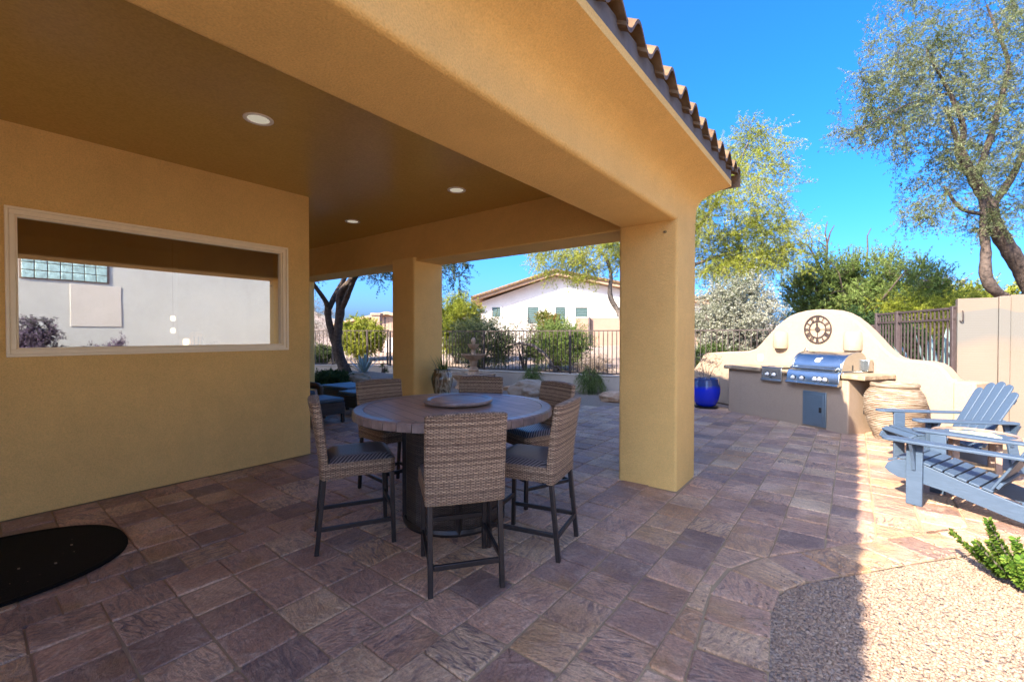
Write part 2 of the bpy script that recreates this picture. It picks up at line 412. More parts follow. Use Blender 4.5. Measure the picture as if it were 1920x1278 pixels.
# ------------------------------------------------------------------ mesh helpers
class MB:
    def __init__(s): s.v = []; s.f = []
    def add(s, vs, fs):
        o = len(s.v); s.v += [tuple(float(c) for c in q) for q in vs]; s.f += [tuple(i + o for i in q) for q in fs]
        return s
    def box(s, x0, x1, y0, y1, z0, z1, mtx=None):
        vs = [(x0, y0, z0), (x1, y0, z0), (x1, y1, z0), (x0, y1, z0), (x0, y0, z1), (x1, y0, z1), (x1, y1, z1), (x0, y1, z1)]
        if mtx is not None: vs = [tuple(mtx @ Vector(q)) for q in vs]
        return s.add(vs, [(0, 3, 2, 1), (4, 5, 6, 7), (0, 1, 5, 4), (1, 2, 6, 5), (2, 3, 7, 6), (3, 0, 4, 7)])
    def prism(s, poly, a0, a1, axis='z'):
        # poly: 2-D points, counter-clockwise; extruded from a0 to a1 along axis
        def P(p, a): return {'z': (p[0], p[1], a), 'y': (p[0], a, p[1]), 'x': (a, p[0], p[1])}[axis]
        n = len(poly); vs = [P(p, a0) for p in poly] + [P(p, a1) for p in poly]
        fs = [tuple(range(n))[::-1], tuple(range(n, 2 * n))] + [(i, (i + 1) % n, n + (i + 1) % n, n + i) for i in range(n)]
        if axis == 'y': fs = [q[::-1] for q in fs]
        return s.add(vs, fs)
    def tube(s, pts, rad, n=8, cap=True, flat=1.0):
        pts = [Vector(p) for p in pts]
        if not hasattr(rad, '__len__'): rad = [rad] * len(pts)
        vs = []; prev = None
        for i, p in enumerate(pts):
            d = (pts[min(i + 1, len(pts) - 1)] - pts[max(i - 1, 0)])
            d = d.normalized() if d.length > 1e-9 else Vector((0, 0, 1))
            if prev is None:
                a = d.orthogonal().normalized()
            else:
                a = prev - d * prev.dot(d)
                a = a.normalized() if a.length > 1e-6 else d.orthogonal().normalized()
            prev = a; b = d.cross(a)
            for k in range(n):
                t = 2 * math.pi * k / n
                vs.append(p + (a * math.cos(t) + b * math.sin(t) * flat) * rad[i])
        fs = []
        for i in range(len(pts) - 1):
            for k in range(n):
                k2 = (k + 1) % n
                fs.append((i * n + k, i * n + k2, (i + 1) * n + k2, (i + 1) * n + k))
        if cap:
            fs.append(tuple(range(n))[::-1]); fs.append(tuple(range((len(pts) - 1) * n, len(pts) * n)))
        return s.add(vs, fs)
    def lathe(s, prof, n=40, c=(0, 0, 0), cap=True, a0=0.0, a1=2 * math.pi):
        full = abs(a1 - a0 - 2 * math.pi) < 1e-6
        m = n if full else n + 1
        vs = []
        for r, z in prof:
            for k in range(m):
                t = a0 + (a1 - a0) * k / n
                vs.append((c[0] + r * math.cos(t), c[1] + r * math.sin(t), c[2] + z))
        fs = []
        for i in range(len(prof) - 1):
            for k in range(n):
                k2 = (k + 1) % m
                fs.append((i * m + k, i * m + k2, (i + 1) * m + k2, (i + 1) * m + k))
        if cap and full:
            if prof[0][0] > 1e-4: fs.append(tuple(range(m))[::-1])
            if prof[-1][0] > 1e-4: fs.append(tuple(range((len(prof) - 1) * m, len(prof) * m)))
        return s.add(vs, fs)
    def bar(s, p, q, w, h, up=(0, 0, 1)):
        p, q, up = Vector(p), Vector(q), Vector(up)
        d = (q - p).normalized(); side = d.cross(up)
        side = side.normalized() if side.length > 1e-6 else d.orthogonal().normalized()
        u = side.cross(d)
        vs = []
        for e in (p, q):
            for a, b in ((-1, -1), (1, -1), (1, 1), (-1, 1)): vs.append(e + side * a * w / 2 + u * b * h / 2)
        return s.add(vs, [(0, 1, 2, 3)[::-1], (4, 5, 6, 7), (0, 1, 5, 4), (1, 2, 6, 5), (2, 3, 7, 6), (3, 0, 4, 7)])
    def build(s, name, mat, parent=None, smooth=35, bevel=0.0, seg=2, uv=False, **tags):
        me = bpy.data.meshes.new(name)
        me.from_pydata(s.v, [], s.f)
        if uv: boxuv(me)
        me.materials.append(M[mat] if isinstance(mat, str) else mat)
        import bmesh
        bm = bmesh.new(); bm.from_mesh(me); bmesh.ops.recalc_face_normals(bm, faces=bm.faces); bm.to_mesh(me); bm.free()
        if smooth:
            me.shade_smooth(); me.set_sharp_from_angle(angle=R(smooth))
        return link(name, me, parent, bevel, seg, **tags)

def link(name, me, parent=None, bevel=0.0, seg=2, **tags):
    o = bpy.data.objects.new(name, me); col.objects.link(o)
    if parent is not None: o.parent = parent
    if bevel:
        b = o.modifiers.new('bevel', 'BEVEL'); b.width = bevel; b.segments = seg; b.limit_method = 'ANGLE'; b.angle_limit = R(40)
    tag(o, **tags)
    return o
def tag(o, label=None, cat=None, group=None, kind=None):
    if label: o['label'] = label
    if cat: o['category'] = cat
    if group: o['group'] = group
    if kind: o['kind'] = kind
    return o
def thing(name, label, cat, loc=(0, 0, 0), rz=0.0, group=None):
    o = bpy.data.objects.new(name, None); col.objects.link(o)
    o.empty_display_size = 0.1; o.location = loc; o.rotation_euler = (0, 0, rz)
    return tag(o, label, cat, group)
def copy_tree(o, parent=None):
    c = o.copy(); col.objects.link(c); c.parent = parent
    for ch in o.children: copy_tree(ch, c)
    return c
def boxuv(me):
    uvl = me.uv_layers.new(name='UVMap')
    for p in me.polygons:
        n = p.normal; ax = max(range(3), key=lambda i: abs(n[i]))
        for li in p.loop_indices:
            c = me.vertices[me.loops[li].vertex_index].co
            uvl.data[li].uv = (c.y, c.z) if ax == 0 else ((c.x, c.z) if ax == 1 else (c.x, c.y))
def np_mesh(name, V, Fq, mat, rndv=None, extra=None, smooth=False):
    """V (n,3), Fq (m,k) all faces with k corners; rndv: per-face float attribute"""
    me = bpy.data.meshes.new(name)
    V = np.asarray(V, np.float32); Fq = np.asarray(Fq, np.int32)
    k = Fq.shape[1]
    me.vertices.add(len(V)); me.vertices.foreach_set('co', V.ravel())
    me.loops.add(Fq.size); me.loops.foreach_set('vertex_index', Fq.ravel())
    me.polygons.add(len(Fq)); me.polygons.foreach_set('loop_start', np.arange(0, Fq.size, k, dtype=np.int32))
    me.polygons.foreach_set('loop_total', np.full(len(Fq), k, np.int32))
    me.update(calc_edges=True)
    for nm, arr in (('rnd', rndv), ('rnd2', extra)):
        if arr is not None:
            a = me.attributes.new(nm, 'FLOAT', 'FACE'); a.data.foreach_set('value', np.asarray(arr, np.float32))
    if smooth: me.shade_smooth()
    me.materials.append(M[mat])
    return me

# ------------------------------------------------------------------ ground, hills
def gh(x, y):
    x = np.asarray(x, float); y = np.asarray(y, float)
    line = 11.25 + (x + 1.2) * 0.156                       # fence line
    s = y - line
    z = -0.035 + 1.1 * (1 - np.exp(-np.clip(s, 0, None) / 18.0)) + 0.18 * np.clip(s / 0.6, 0, 1)
    z = z + 0.38 * np.exp(-(((x + 12.0) / 2.6) ** 2 + ((y - 7.9) / 1.7) ** 2))
    z = z + 0.02 * np.clip((-x - 16) / 3, 0, 12)
    return z
ax = np.unique(np.concatenate([np.linspace(-900, -60, 12), np.linspace(-60, -22, 20), np.linspace(-22, 6, 84), np.linspace(6, 60, 16), np.linspace(60, 900, 10)]))
ay = np.unique(np.concatenate([np.linspace(-300, -20, 8), np.linspace(-20, 2, 12), np.linspace(2, 24, 72), np.linspace(24, 80, 22), np.linspace(80, 1200, 12)]))
gx_, gy_ = np.meshgrid(ax, ay)
gz_ = gh(gx_, gy_)
V = np.stack([gx_.ravel(), gy_.ravel(), gz_.ravel()], 1)
ny, nx = gx_.shape
ii = (np.arange(ny - 1)[:, None] * nx + np.arange(nx - 1)[None]).ravel()
me = np_mesh('ground', V, np.stack([ii, ii + 1, ii + nx + 1, ii + nx], 1), 'ground', smooth=True)
link('ground', me, label='tan desert gravel ground', kind='structure')

hill = MB()
hp = []
N = 60
for i in range(N + 1):
    a = R(18 + 150 * i / N); r = 420
    hgt = 13 + 9 * math.sin(i * 0.35) + 6 * math.sin(i * 0.81 + 1) + (10 if i > 38 else 0)
    hp.append((r * math.cos(a), r * math.sin(a), max(3, hgt)))
for i in range(N):
    a, b = hp[i], hp[i + 1]
    hill.add([(a[0] * .8, a[1] * .8, -1), (b[0] * .8, b[1] * .8, -1), b, a, (b[0] * 1.3, b[1] * 1.3, -1), (a[0] * 1.3, a[1] * 1.3, -1)], [(0, 1, 2, 3), (3, 2, 4, 5)])
M['hill'] = rock_mat('far_hill', (0.30, 0.22, 0.17), (0.24, 0.23, 0.17), 0.05)
hill.build('hills', 'hill', smooth=60, kind='structure')

# ------------------------------------------------------------------ patio floor with pavers
PITCH = 0.283
def back_limit(x):
    pts = [(-12, 5.9), (-8.0, 5.9), (-5.6, 6.0), (-4.6, 8.2), (-3.6, 8.5), (-2.9, 9.6), (3, 9.6)]
    for (x0, y0), (x1, y1) in zip(pts, pts[1:]):
        if x0 <= x <= x1: return y0 + (y1 - y0) * (x - x0) / (x1 - x0)
    return 5.9
OUT = [(-0.20, 0.2), (-0.22, 1.2), (-0.26, 2.0), (-0.315, 2.5), (-0.35, 2.80), (-0.31, 3.00), (-0.17, 3.21), (0.06, 3.49), (0.27, 3.77), (0.5, 4.05), (0.84, 4.48), (1.25, 5.05), (1.7, 5.75), (2.4, 6.9)]
def resample(P, step):
    P = [np.array(p, float) for p in P]; out = [P[0]]; acc = 0.0
    for a, b in zip(P, P[1:]):
        L = np.linalg.norm(b - a); t = step - acc
        while t <= L:
            out.append(a + (b - a) * t / L); t += step
        acc = (acc + L) % step if t - step > L - step else acc + L
        acc = L - (t - step)
    return out
def offset_curve(P, d):
    P = [np.array(p, float) for p in P]; out = []
    for i in range(len(P)):
        t = P[min(i + 1, len(P) - 1)] - P[max(i - 1, 0)]; t /= np.linalg.norm(t)
        out.append(P[i] + np.array([-t[1], t[0]]) * d)
    return out
BW = 0.30
edge = resample(OUT, 0.05)
for _ in range(6):
    edge = [edge[0]] + [(edge[i - 1] + edge[i] * 2 + edge[i + 1]) / 4 for i in range(1, len(edge) - 1)] + [edge[-1]]
inner = offset_curve(edge, BW)
innA = np.array(inner)
def clip_half(poly, p, n):
    out = []
    for i in range(len(poly)):
        a, b = poly[i], poly[(i + 1) % len(poly)]
        da, db = np.dot(a - p, n), np.dot(b - p, n)
        if da >= 0: out.append(a)
        if (da >= 0) != (db >= 0): out.append(a + (b - a) * da / (da - db))
    return out
def poly_area(p):
    p = np.array(p); x, y = p[:, 0], p[:, 1]
    return 0.5 * abs(np.dot(x, np.roll(y, 1)) - np.dot(y, np.roll(x, 1)))
pavers = []        # list of (polygon, centre)
BLOCK = [(-1.885, -1.305, 4.235, 4.835), (-5.54, -5.04, 4.29, 4.875), (-60, -5.27, -20, 2.88)]
KL = np.array([-1.922, 9.356]); KU = np.array([0.84, -0.543]); KD = np.array([0.543, 0.84])
for i in range(-38, 9):
    xa = -0.15 + i * PITCH
    yoff = rnd.choice([0, 0, 0.5]) * PITCH if i % 3 == 0 else 0.0
    for j in range(-8, 36):
        ya = -0.05 + j * PITCH + yoff
        q = [np.array([x, y]) for x, y in ((xa, ya), (xa + PITCH, ya), (xa + PITCH, ya + PITCH), (xa, ya + PITCH))]
        q = [np.array([p[0], p[1] - 0.03 * (p[0] + 1.2)]) for p in q]
        c = sum(q) / 4
        if c[1] > back_limit(c[0]) or c[1] < -1.4 or c[0] > 2.2: continue
        if any(b[0] < c[0] < b[1] and b[2] < c[1] < b[3] for b in BLOCK): continue
        k = c - KL; ku, kd = k @ KU, k @ KD
        if kd > 0.75 or (0.08 < ku < 2.1 and kd > 0.1): continue
        if c[0] > 1.0 and c[1] > 8.9: continue
        # keep the part outside the border course
        dd = np.linalg.norm(innA - c, axis=1); m = int(dd.argmin())
        if dd[m] < 0.30:
            m = min(max(m, 2), len(inner) - 3)
            t = inner[m + 2] - inner[m - 2]; t = t / np.linalg.norm(t); nrm = np.array([-t[1], t[0]])
            q = clip_half(q, inner[m], nrm)
            if len(q) < 3 or poly_area(q) < 0.006: continue
        else:
            m = min(max(m, 2), len(inner) - 3)
            t = inner[m + 2] - inner[m - 2]; nrm = np.array([-t[1], t[0]])
            if np.dot(c - inner[m], nrm) < 0: continue
        pavers.append((q, sum(q) / len(q)))
bs = list(range(0, len(edge) - 5, 5)) 
for a in bs:
    step = 5
    q = [edge[a], edge[a + step], inner[a + step], inner[a]]
    c = sum(q) / 4
    if c[1] < -0.6: continue
    pavers.append((q, c))
th = R(37.27)
def visible_size(c):
    d = -math.sin(th) * c[0] + math.cos(th) * c[1]; l = math.cos(th) * c[0] + math.sin(th) * c[1]
    if d < 0.6: return 0
    px = 960 + 845 * l / d; py = 627 + 845 * 1.45 / d
    if px < -60 or px > 1980 or py > 1400: return 0
    if px < 583 and c[0] < -5.3: return 0
    return 1 / d ** 3
pavers.sort(key=lambda p: -visible_size(p[1]))
def paver_geo(q, g=0.0045, b=0.008):
    c = sum(q) / len(q); n = len(q)
    z = rnd.uniform(-0.0035, 0.003); tx, ty = rnd.uniform(-.016, .016), rnd.uniform(-.016, .016)
    def inset(d):
        o = []
        for i in range(n):
            p, a, bq = q[i], q[i - 1], q[(i + 1) % n]
            e1 = (p - a) / (np.linalg.norm(p - a) + 1e-9); e2 = (bq - p) / (np.linalg.norm(bq - p) + 1e-9)
            n1, n2 = np.array([-e1[1], e1[0]]), np.array([-e2[1], e2[0]])
            k = 1 + n1 @ n2
            o.append(p + (n1 + n2) * d / max(k, 0.35))
        return o
    if poly_signed(q) < 0: q = q[::-1]
    if n == 4:                                   # corners worn round
        w = []
        for i in range(4):
            p_, a_, b_ = q[i], q[i - 1], q[(i + 1) % 4]
            e1, e2 = rnd.uniform(.006, .022), rnd.uniform(.006, .022)
            w += [p_ + (a_ - p_) / np.linalg.norm(a_ - p_) * e1, p_ + (b_ - p_) / np.linalg.norm(b_ - p_) * e2]
        q = w; n = 8
    jit = [np.array([rnd.uniform(-.004, .004), rnd.uniform(-.004, .004)]) for _ in range(n)]
    o = [p + j for p, j in zip(inset(g), jit)]; i1 = [p + j for p, j in zip(inset(g + b * .45), jit)]; i2 = [p + j for p, j in zip(inset(g + b * 1.3), jit)]
    T = lambda p, zz: (p[0], p[1], zz + z + tx * (p[0] - c[0]) + ty * (p[1] - c[1]))
    vs = [T(p, -0.03) for p in o] + [T(p, -0.007) for p in o] + [T(p, -0.002) for p in i1] + [T(p, 0.0) for p in i2]
    fs = []
    for r_ in range(3):
        for i in range(n): fs.append((r_ * n + i, r_ * n + (i + 1) % n, (r_ + 1) * n + (i + 1) % n, (r_ + 1) * n + i))
    fs.append(tuple(range(3 * n, 4 * n)))
    return vs, fs
def poly_signed(p):
    p = np.array(p); x, y = p[:, 0], p[:, 1]; return 0.5 * (np.dot(x, np.roll(y, -1)) - np.dot(y, np.roll(x, -1)))
bed = MB()
slabp = [(-12, -1.6), (-0.2, -1.6)] + [tuple(p) for p in edge] + [(2.4, 9.3), (0.9, 9.6), (-2.9, 9.75), (-3.6, 8.55), (-4.6, 8.25), (-5.6, 6.05), (-12, 5.95)]
import mathutils
tri = mathutils.geometry.tessellate_polygon([[Vector((x, y, 0)) for x, y in slabp]])
bed.add([(x, y, -0.009) for x, y in slabp], [tuple(t) for t in tri])
patio = bed.build('patio', 'joint', smooth=0, kind='structure', label='paved patio of mauve brown stone pavers with sand joints')
def paver_obj(vs, fs):
    me = bpy.data.meshes.new('paver'); me.from_pydata(vs, [], fs)
    a = me.attributes.new('rnd', 'FLOAT', 'FACE'); b = me.attributes.new('rnd2', 'FLOAT', 'FACE')
    v1, v2 = rnd.random(), rnd.random()
    a.data.foreach_set('value', [v1] * len(fs)); b.data.foreach_set('value', [v2] * len(fs))
    me.materials.append(M['paver'])
    o = bpy.data.objects.new('paver', me); col.objects.link(o); o.parent = patio
    return o
rest_v, rest_f, r1, r2 = [], [], [], []
for k, (q, c) in enumerate(pavers):
    vs, fs = paver_geo(list(q))
    if k < 300 and visible_size(c) > 0: paver_obj(vs, fs)
    else:
        o_ = len(rest_v); rest_v += vs; rest_f += [tuple(i + o_ for i in f) for f in fs]
        a_, b_ = rnd.random(), rnd.random(); r1 += [a_] * len(fs); r2 += [b_] * len(fs)
me = bpy.data.meshes.new('distant_pavers'); me.from_pydata(rest_v, [], rest_f)
for nm, arr in (('rnd', r1), ('rnd2', r2)):
    a = me.attributes.new(nm, 'FLOAT', 'FACE'); a.data.foreach_set('value', arr)
me.materials.append(M['paver'])
link('distant_pavers', me, patio, kind='stuff')

# ------------------------------------------------------------------ gravel bed with pebbles
gb = MB()
gpoly = [tuple(p) for p in edge] + [(3.4, 6.9), (3.4, -0.3), (-0.2, -0.3)]
tri = mathutils.geometry.tessellate_polygon([[Vector((x, y, 0)) for x, y in gpoly]])
gb.add([(x, y, -0.0155) for x, y in gpoly], [tuple(t) for t in tri])
gb.build('gravel_bed', 'ground', smooth=0, kind='structure', label='bed of tan gravel beside the patio')
def pebbles(n, x0, x1, y0, y1, smin, smax, zb, spill=0):
    phi = (1 + 5 ** .5) / 2
    iv = np.array([(-1, phi, 0), (1, phi, 0), (-1, -phi, 0), (1, -phi, 0), (0, -1, phi), (0, 1, phi), (0, -1, -phi), (0, 1, -phi), (phi, 0, -1), (phi, 0, 1), (-phi, 0, -1), (-phi, 0, 1)]) / 1.9
    fi = np.array([(0, 11, 5), (0, 5, 1), (0, 1, 7), (0, 7, 10), (0, 10, 11), (1, 5, 9), (5, 11, 4), (11, 10, 2), (10, 7, 6), (7, 1, 8), (3, 9, 4), (3, 4, 2), (3, 2, 6), (3, 6, 8), (3, 8, 9), (4, 9, 5), (2, 4, 11), (6, 2, 10), (8, 6, 7), (9, 8, 1)])
    P = np.stack([rng.uniform(x0, x1, n), rng.uniform(y0, y1, n)], 1)
    E = np.array(edge)
    keep = np.ones(n, bool)
    for k in range(n):
        d = np.abs(E - P[k]).sum(1); m = int(d.argmin()); m = min(max(m, 1), len(E) - 2)
        t = E[m + 1] - E[m - 1]
        keep[k] = (-t[1] * (P[k, 0] - E[m, 0]) + t[0] * (P[k, 1] - E[m, 1])) < -0.001
    P = P[keep]
    if spill:
        ke = rng.integers(10, len(E) - 2, spill); tt_ = E[ke + 1] - E[ke - 1]; nn_ = np.stack([-tt_[:, 1], tt_[:, 0]], 1) / np.linalg.norm(tt_, axis=1, keepdims=True)
        Q = E[ke] + nn_ * np.minimum(rng.exponential(0.07, (spill, 1)), 0.6)
        P = np.concatenate([P, Q])
    n = len(P)
    s = rng.uniform(smin, smax, n) * rng.choice([0.7, 1, 1, 1.5], n)
    sc3 = np.stack([s * rng.uniform(.8, 1.3, n), s * rng.uniform(.7, 1.0, n), s * rng.uniform(.45, .8, n)], 1)
    a = rng.uniform(0, 6.28, n); tl = rng.uniform(-.6, .6, n)
    Vv = iv[None] * sc3[:, None] * rng.uniform(.75, 1.2, (n, 12, 1))
    y = Vv[..., 1] * np.cos(tl)[:, None] - Vv[..., 2] * np.sin(tl)[:, None]; z = Vv[..., 1] * np.sin(tl)[:, None] + Vv[..., 2] * np.cos(tl)[:, None]
    x = Vv[..., 0]
    X = x * np.cos(a)[:, None] - y * np.sin(a)[:, None] + P[:, 0:1]; Y = x * np.sin(a)[:, None] + y * np.cos(a)[:, None] + P[:, 1:2]
    Z = z + zb + s[:, None] * .25 + rng.uniform(0, .006, (n, 1))
    if spill: Z[-spill:] = z[-spill:] + s[-spill:, None] * .5 + .001
    VV = np.stack([X, Y, Z], 2).reshape(-1, 3)
    FF = (fi[None] + (np.arange(n) * 12)[:, None, None]).reshape(-1, 3)
    return VV, FF, np.repeat(rng.uniform(0, 1, n), 20)
VV, FF, rr = pebbles(52000, -0.4, 1.35, 1.55, 5.3, 0.0052, 0.009, -0.019, 420)
link('pebbles', np_mesh('pebbles', VV, FF, 'pebble', rr), label='loose tan and grey pebbles covering the gravel bed', kind='stuff')

nl = 170
cx_ = np.stack([rng.uniform(-5.0, 1.2, nl), rng.uniform(0.6, 8.5, nl), np.full(nl, 0.006)], 1)
an = rng.uniform(0, 6.28, nl); ll = rng.uniform(0.005, 0.014, nl)
da_ = np.stack([np.cos(an), np.sin(an), rng.uniform(-.2, .2, nl)], 1) * ll[:, None]; db_ = np.stack([-np.sin(an), np.cos(an), rng.uniform(-.3, .3, nl)], 1) * ll[:, None] * 0.35
Vl = np.stack([cx_ - da_, cx_ + db_, cx_ + da_, cx_ - db_], 1).reshape(-1, 3)
link('leaf_litter', np_mesh('leaf_litter', Vl, np.arange(nl * 4).reshape(nl, 4), 'pebble', rng.uniform(0.3, 1, nl)), label='tiny dry leaves scattered over the pavers', kind='stuff')

# ------------------------------------------------------------------ the house with its covered patio
house = thing('house', 'golden stucco house with a deep covered patio and clay tile eave', 'house')
WX = -5.27
# wall with the picture-window opening
def wall_hole(x0, x1, ya, yb, za, zb, hy0, hy1, hz0, hz1):
    m = MB()
    for x in (x0, x1):
        m.add([(x, ya, za), (x, hy0, za), (x, hy0, zb), (x, ya, zb)], [(0, 1, 2, 3)])
        m.add([(x, hy1, za), (x, yb, za), (x, yb, zb), (x, hy1, zb)], [(0, 1, 2, 3)])
        m.add([(x, hy0, za), (x, hy1, za), (x, hy1, hz0), (x, hy0, hz0)], [(0, 1, 2, 3)])
        m.add([(x, hy0, hz1), (x, hy1, hz1), (x, hy1, zb), (x, hy0, zb)], [(0, 1, 2, 3)])
    for a, b in (((hy0, hz0), (hy1, hz0)), ((hy1, hz0), (hy1, hz1)), ((hy1, hz1), (hy0, hz1)), ((hy0, hz1), (hy0, hz0))):
        m.add([(x0, *a), (x0, *b), (x1, *b), (x1, *a)], [(0, 1, 2, 3)])
    m.add([(x0, yb, za), (x1, yb, za), (x1, yb, zb), (x0, yb, zb)], [(0, 1, 2, 3)])
    return m
wall_hole(WX, WX - 0.25, -6, 2.63, 0, 3.111, 0.45, 2.56, 1.325, 2.405).build('wall', 'stucco_gold', house, smooth=0)
# rounded corner return wall
rc = []
for k in range(7):
    a = k / 6 * math.pi / 2
    rc.append((WX - 0.03 + 0.03 * math.cos(a), 2.85 + 0.03 * math.sin(a)))
MB().prism([(WX, 2.63)] + rc + [(-10.5, 2.88), (-10.5, 2.63)], 0, 3.111).build('return_wall', 'stucco_gold', house)
# interior behind the window
room = MB()
rx0, rx1, ry0, ry1, rz0, rz1 = -9.0, WX - 0.252, -1.5, 2.62, 0.0, 2.8
rv = [(rx0, ry0, rz0), (rx1, ry0, rz0), (rx1, ry1, rz0), (rx0, ry1, rz0), (rx0, ry0, rz1), (rx1, ry0, rz1), (rx1, ry1, rz1), (rx0, ry1, rz1)]
room.add(rv, [(0, 1, 2, 3), (4, 7, 6, 5), (0, 4, 5, 1), (2, 6, 7, 3), (0, 3, 7, 4)])
room.build('interior_room', 'interior', house, smooth=0)
MB().box(WX - 0.55, WX - 0.253, 0.3, 2.6, 1.27, 1.322).build('inner_sill', 'white_trim', house)
# window: frame with pane
wf = MB()
y0, y1, z0, z1 = 0.405, 2.605, 1.272, 2.455
def ring(m, xa, xb, y0, y1, z0, z1, w):
    m.box(xa, xb, y0, y1, z0, z0 + w); m.box(xa, xb, y0, y1, z1 - w, z1)
    m.box(xa, xb, y0, y0 + w, z0 + w, z1 - w); m.box(xa, xb, y1 - w, y1, z0 + w, z1 - w)
ring(wf, WX - 0.02, WX + 0.022, y0, y1, z0, z1, 0.022)
ring(wf, WX - 0.05, WX + 0.006, y0 + 0.022, y1 - 0.022, z0 + 0.022, z1 - 0.022, 0.036)
ring(wf, WX - 0.08, WX - 0.012, y0 + 0.058, y1 - 0.058, z0 + 0.058, z1 - 0.058, 0.014)
win = wf.build('window', 'window_frame', house, bevel=0.004)
MB().box(WX - 0.055, WX - 0.045, y0 + 0.06, y1 - 0.06, z0 + 0.06, z1 - 0.06).build('pane', 'glass', win, smooth=0)

# ceiling, beams, columns
MB().box(-10.5, -1.86, -6, 4.87, 3.11, 3.25).build('ceiling', 'ceiling', house, smooth=0)
near = []
MB().box(-1.88, -1.31, -6, 4.83, 2.51, 3.24).build('beam', 'stucco_gold', house, bevel=0.035, seg=4)
MB().prism([(4.34, 2.51), (4.87, 2.51), (4.87, 3.30), (4.62, 3.30), (4.62, 3.109)], -10.5, -1.885, 'x').build('beam', 'stucco_gold', house, bevel=0.02, seg=3)
def column(x0, x1, y0, y1, ztop):
    r = 0.03; P = []
    for cx, cy, a0 in ((x1 - r, y1 - r, 0), (x0 + r, y1 - r, 90), (x0 + r, y0 + r, 180), (x1 - r, y0 + r, 270)):
        for k in range(6): P.append((cx + r * math.cos(R(a0 + 18 * k)), cy + r * math.sin(R(a0 + 18 * k))))
    MB().prism(P, -0.02, ztop).build('column', 'stucco_gold', house)
column(-1.883, -1.307, 4.238, 4.833, 2.56)
column(-5.54, -5.045, 4.30, 4.873, 2.56)
column(-9.6, -8.75, 4.30, 4.873, 2.56)
MB().tube([(-1.42, 4.237, 2.41), (-1.42, 4.215, 2.41), (-1.42, 4.20, 2.40)], [0.014, 0.010, 0.007], 10).build('hook', 'steel', house)
# cove and fascia
cove = [(-1.3098, 2.58), (-1.3085, 2.66), (-1.30, 2.735), (-1.275, 2.785), (-1.235, 2.82), (-1.17, 2.852), (-1.09, 2.876), (-0.975, 2.898), (-0.975, 2.952), (-1.02, 2.952), (-1.02, 3.2), (-1.309, 3.24)]
MB().prism(cove, -6, 4.829, 'y').build('eave', 'stucco_gold', house, smooth=30, bevel=0.004)
MB().box(-1.012, -0.985, -6, 4.86, 2.955, 3.075).build('bird_stop', 'birdstop', house)
# roof planes
def rzf(x): return 3.075 + 0.55 * (-0.99 - x)
rp = MB()
RX = -6.0
rp.add([(-0.99, -9, rzf(-0.99)), (-0.99, 4.9, rzf(-0.99)), (RX, 4.9, rzf(RX)), (RX, -9, rzf(RX)), (-18, 4.9, 3.3), (-18, -9, 3.3)], [(0, 1, 2, 3), (3, 2, 4, 5)])
rp.add([(-1.3, 4.86, 2.95), (-10, 4.86, 2.95), (-17.8, 4.86, 3.28), (RX, 4.86, rzf(RX) - 0.02), (-1.3, 4.86, rzf(-1.3) - 0.02)], [(0, 1, 2, 3, 4)])
rp.add([(-0.99, -9, 3.0), (-18, -9, 2.99), (RX, -9, rzf(RX))], [(0, 1, 2)])
roof = rp.build('roof', 'roof', house, smooth=0)
# behind the viewer the house closes the covered patio
MB().box(-5.5, -1.3, -6.25, -6.0, 0, 3.3).build('end_wall', 'stucco_gold', house)
TP = 0.272
def s_tile():
    m = MB(); n = 14; prof = []
    for i in range(n + 1):
        t = i / n
        # pan on the low side, barrel on the high side
        z = 0.058 * math.cos(2 * math.pi * (t - 0.62)) + (0.012 if t > 0.93 else 0)
        prof.append((t * (TP + 0.018), z))
    L = 0.42
    vs = []
    for (x, zz) in ((0.0, 0.0), (-L, 0.55 * L)):
        for y, z in prof: vs.append((x, y, zz + z + 0.016))
        for y, z in prof: vs.append((x, y, zz + z - 0.006))
    k = n + 1; fs = []
    for i in range(n):
        fs += [(i, i + 1, 2 * k + i + 1, 2 * k + i), (k + i, 3 * k + i, 3 * k + i + 1, k + i + 1), (i, k + i, k + i + 1, i + 1), (2 * k + i, 2 * k + i + 1, 3 * k + i + 1, 3 * k + i)]
    fs += [(0, 2 * k, 3 * k, k), (n, k + n, 3 * k + n, 2 * k + n)]
    return m.add(vs, fs)
t0 = s_tile().build('roof_tile', 'roof_tile', roof, smooth=40)
for r_ in range(2):
    for i in range(26):
        o = t0 if (r_ == 0 and i == 0) else t0.copy()
        if o is not t0: col.objects.link(o); o.parent = roof
        o.location = (-0.93 - 0.36 * r_ + rnd.uniform(-.006, .006), 4.63 - i * TP, 3.058 + 0.198 * r_ + 0.004 * (i % 2))
        o.rotation_euler = (rnd.uniform(-.015, .015), 0, rnd.uniform(-.012, .012))
# rake tiles on the gable edge
def rake():
    m = MB(); P = []
    for k in range(9):
        a = math.pi * k / 8
        P.append((0.075 * math.cos(a), 0.075 * math.sin(a)))
    L = 0.42; vs = []
    for x, zz, g in ((0, 0, 1.0), (-L, 0.55 * L, 0.86)):
        for s_ in (1, 0.82):
            for y, z in P: vs.append((x, y * s_ * g, zz + z * s_ * g))
    k = 9; fs = []
    for i in range(8):
        fs += [(i, i + 1, 2 * k + i + 1, 2 * k + i), (k + i, 3 * k + i, 3 * k + i + 1, k + i + 1), (i, k + i, k + i + 1, i + 1), (2 * k + i, 2 * k + i + 1, 3 * k + i + 1, 3 * k + i)]
    fs += [(0, 2 * k, 3 * k, k), (8, k + 8, 3 * k + 8, 2 * k + 8)]
    m.add(vs, fs); m.box(-L, 0.0, 0.055, 0.07, -0.10, 0.02)
    return m
rk = rake().build('rake_tile', 'roof_tile', roof, smooth=40)
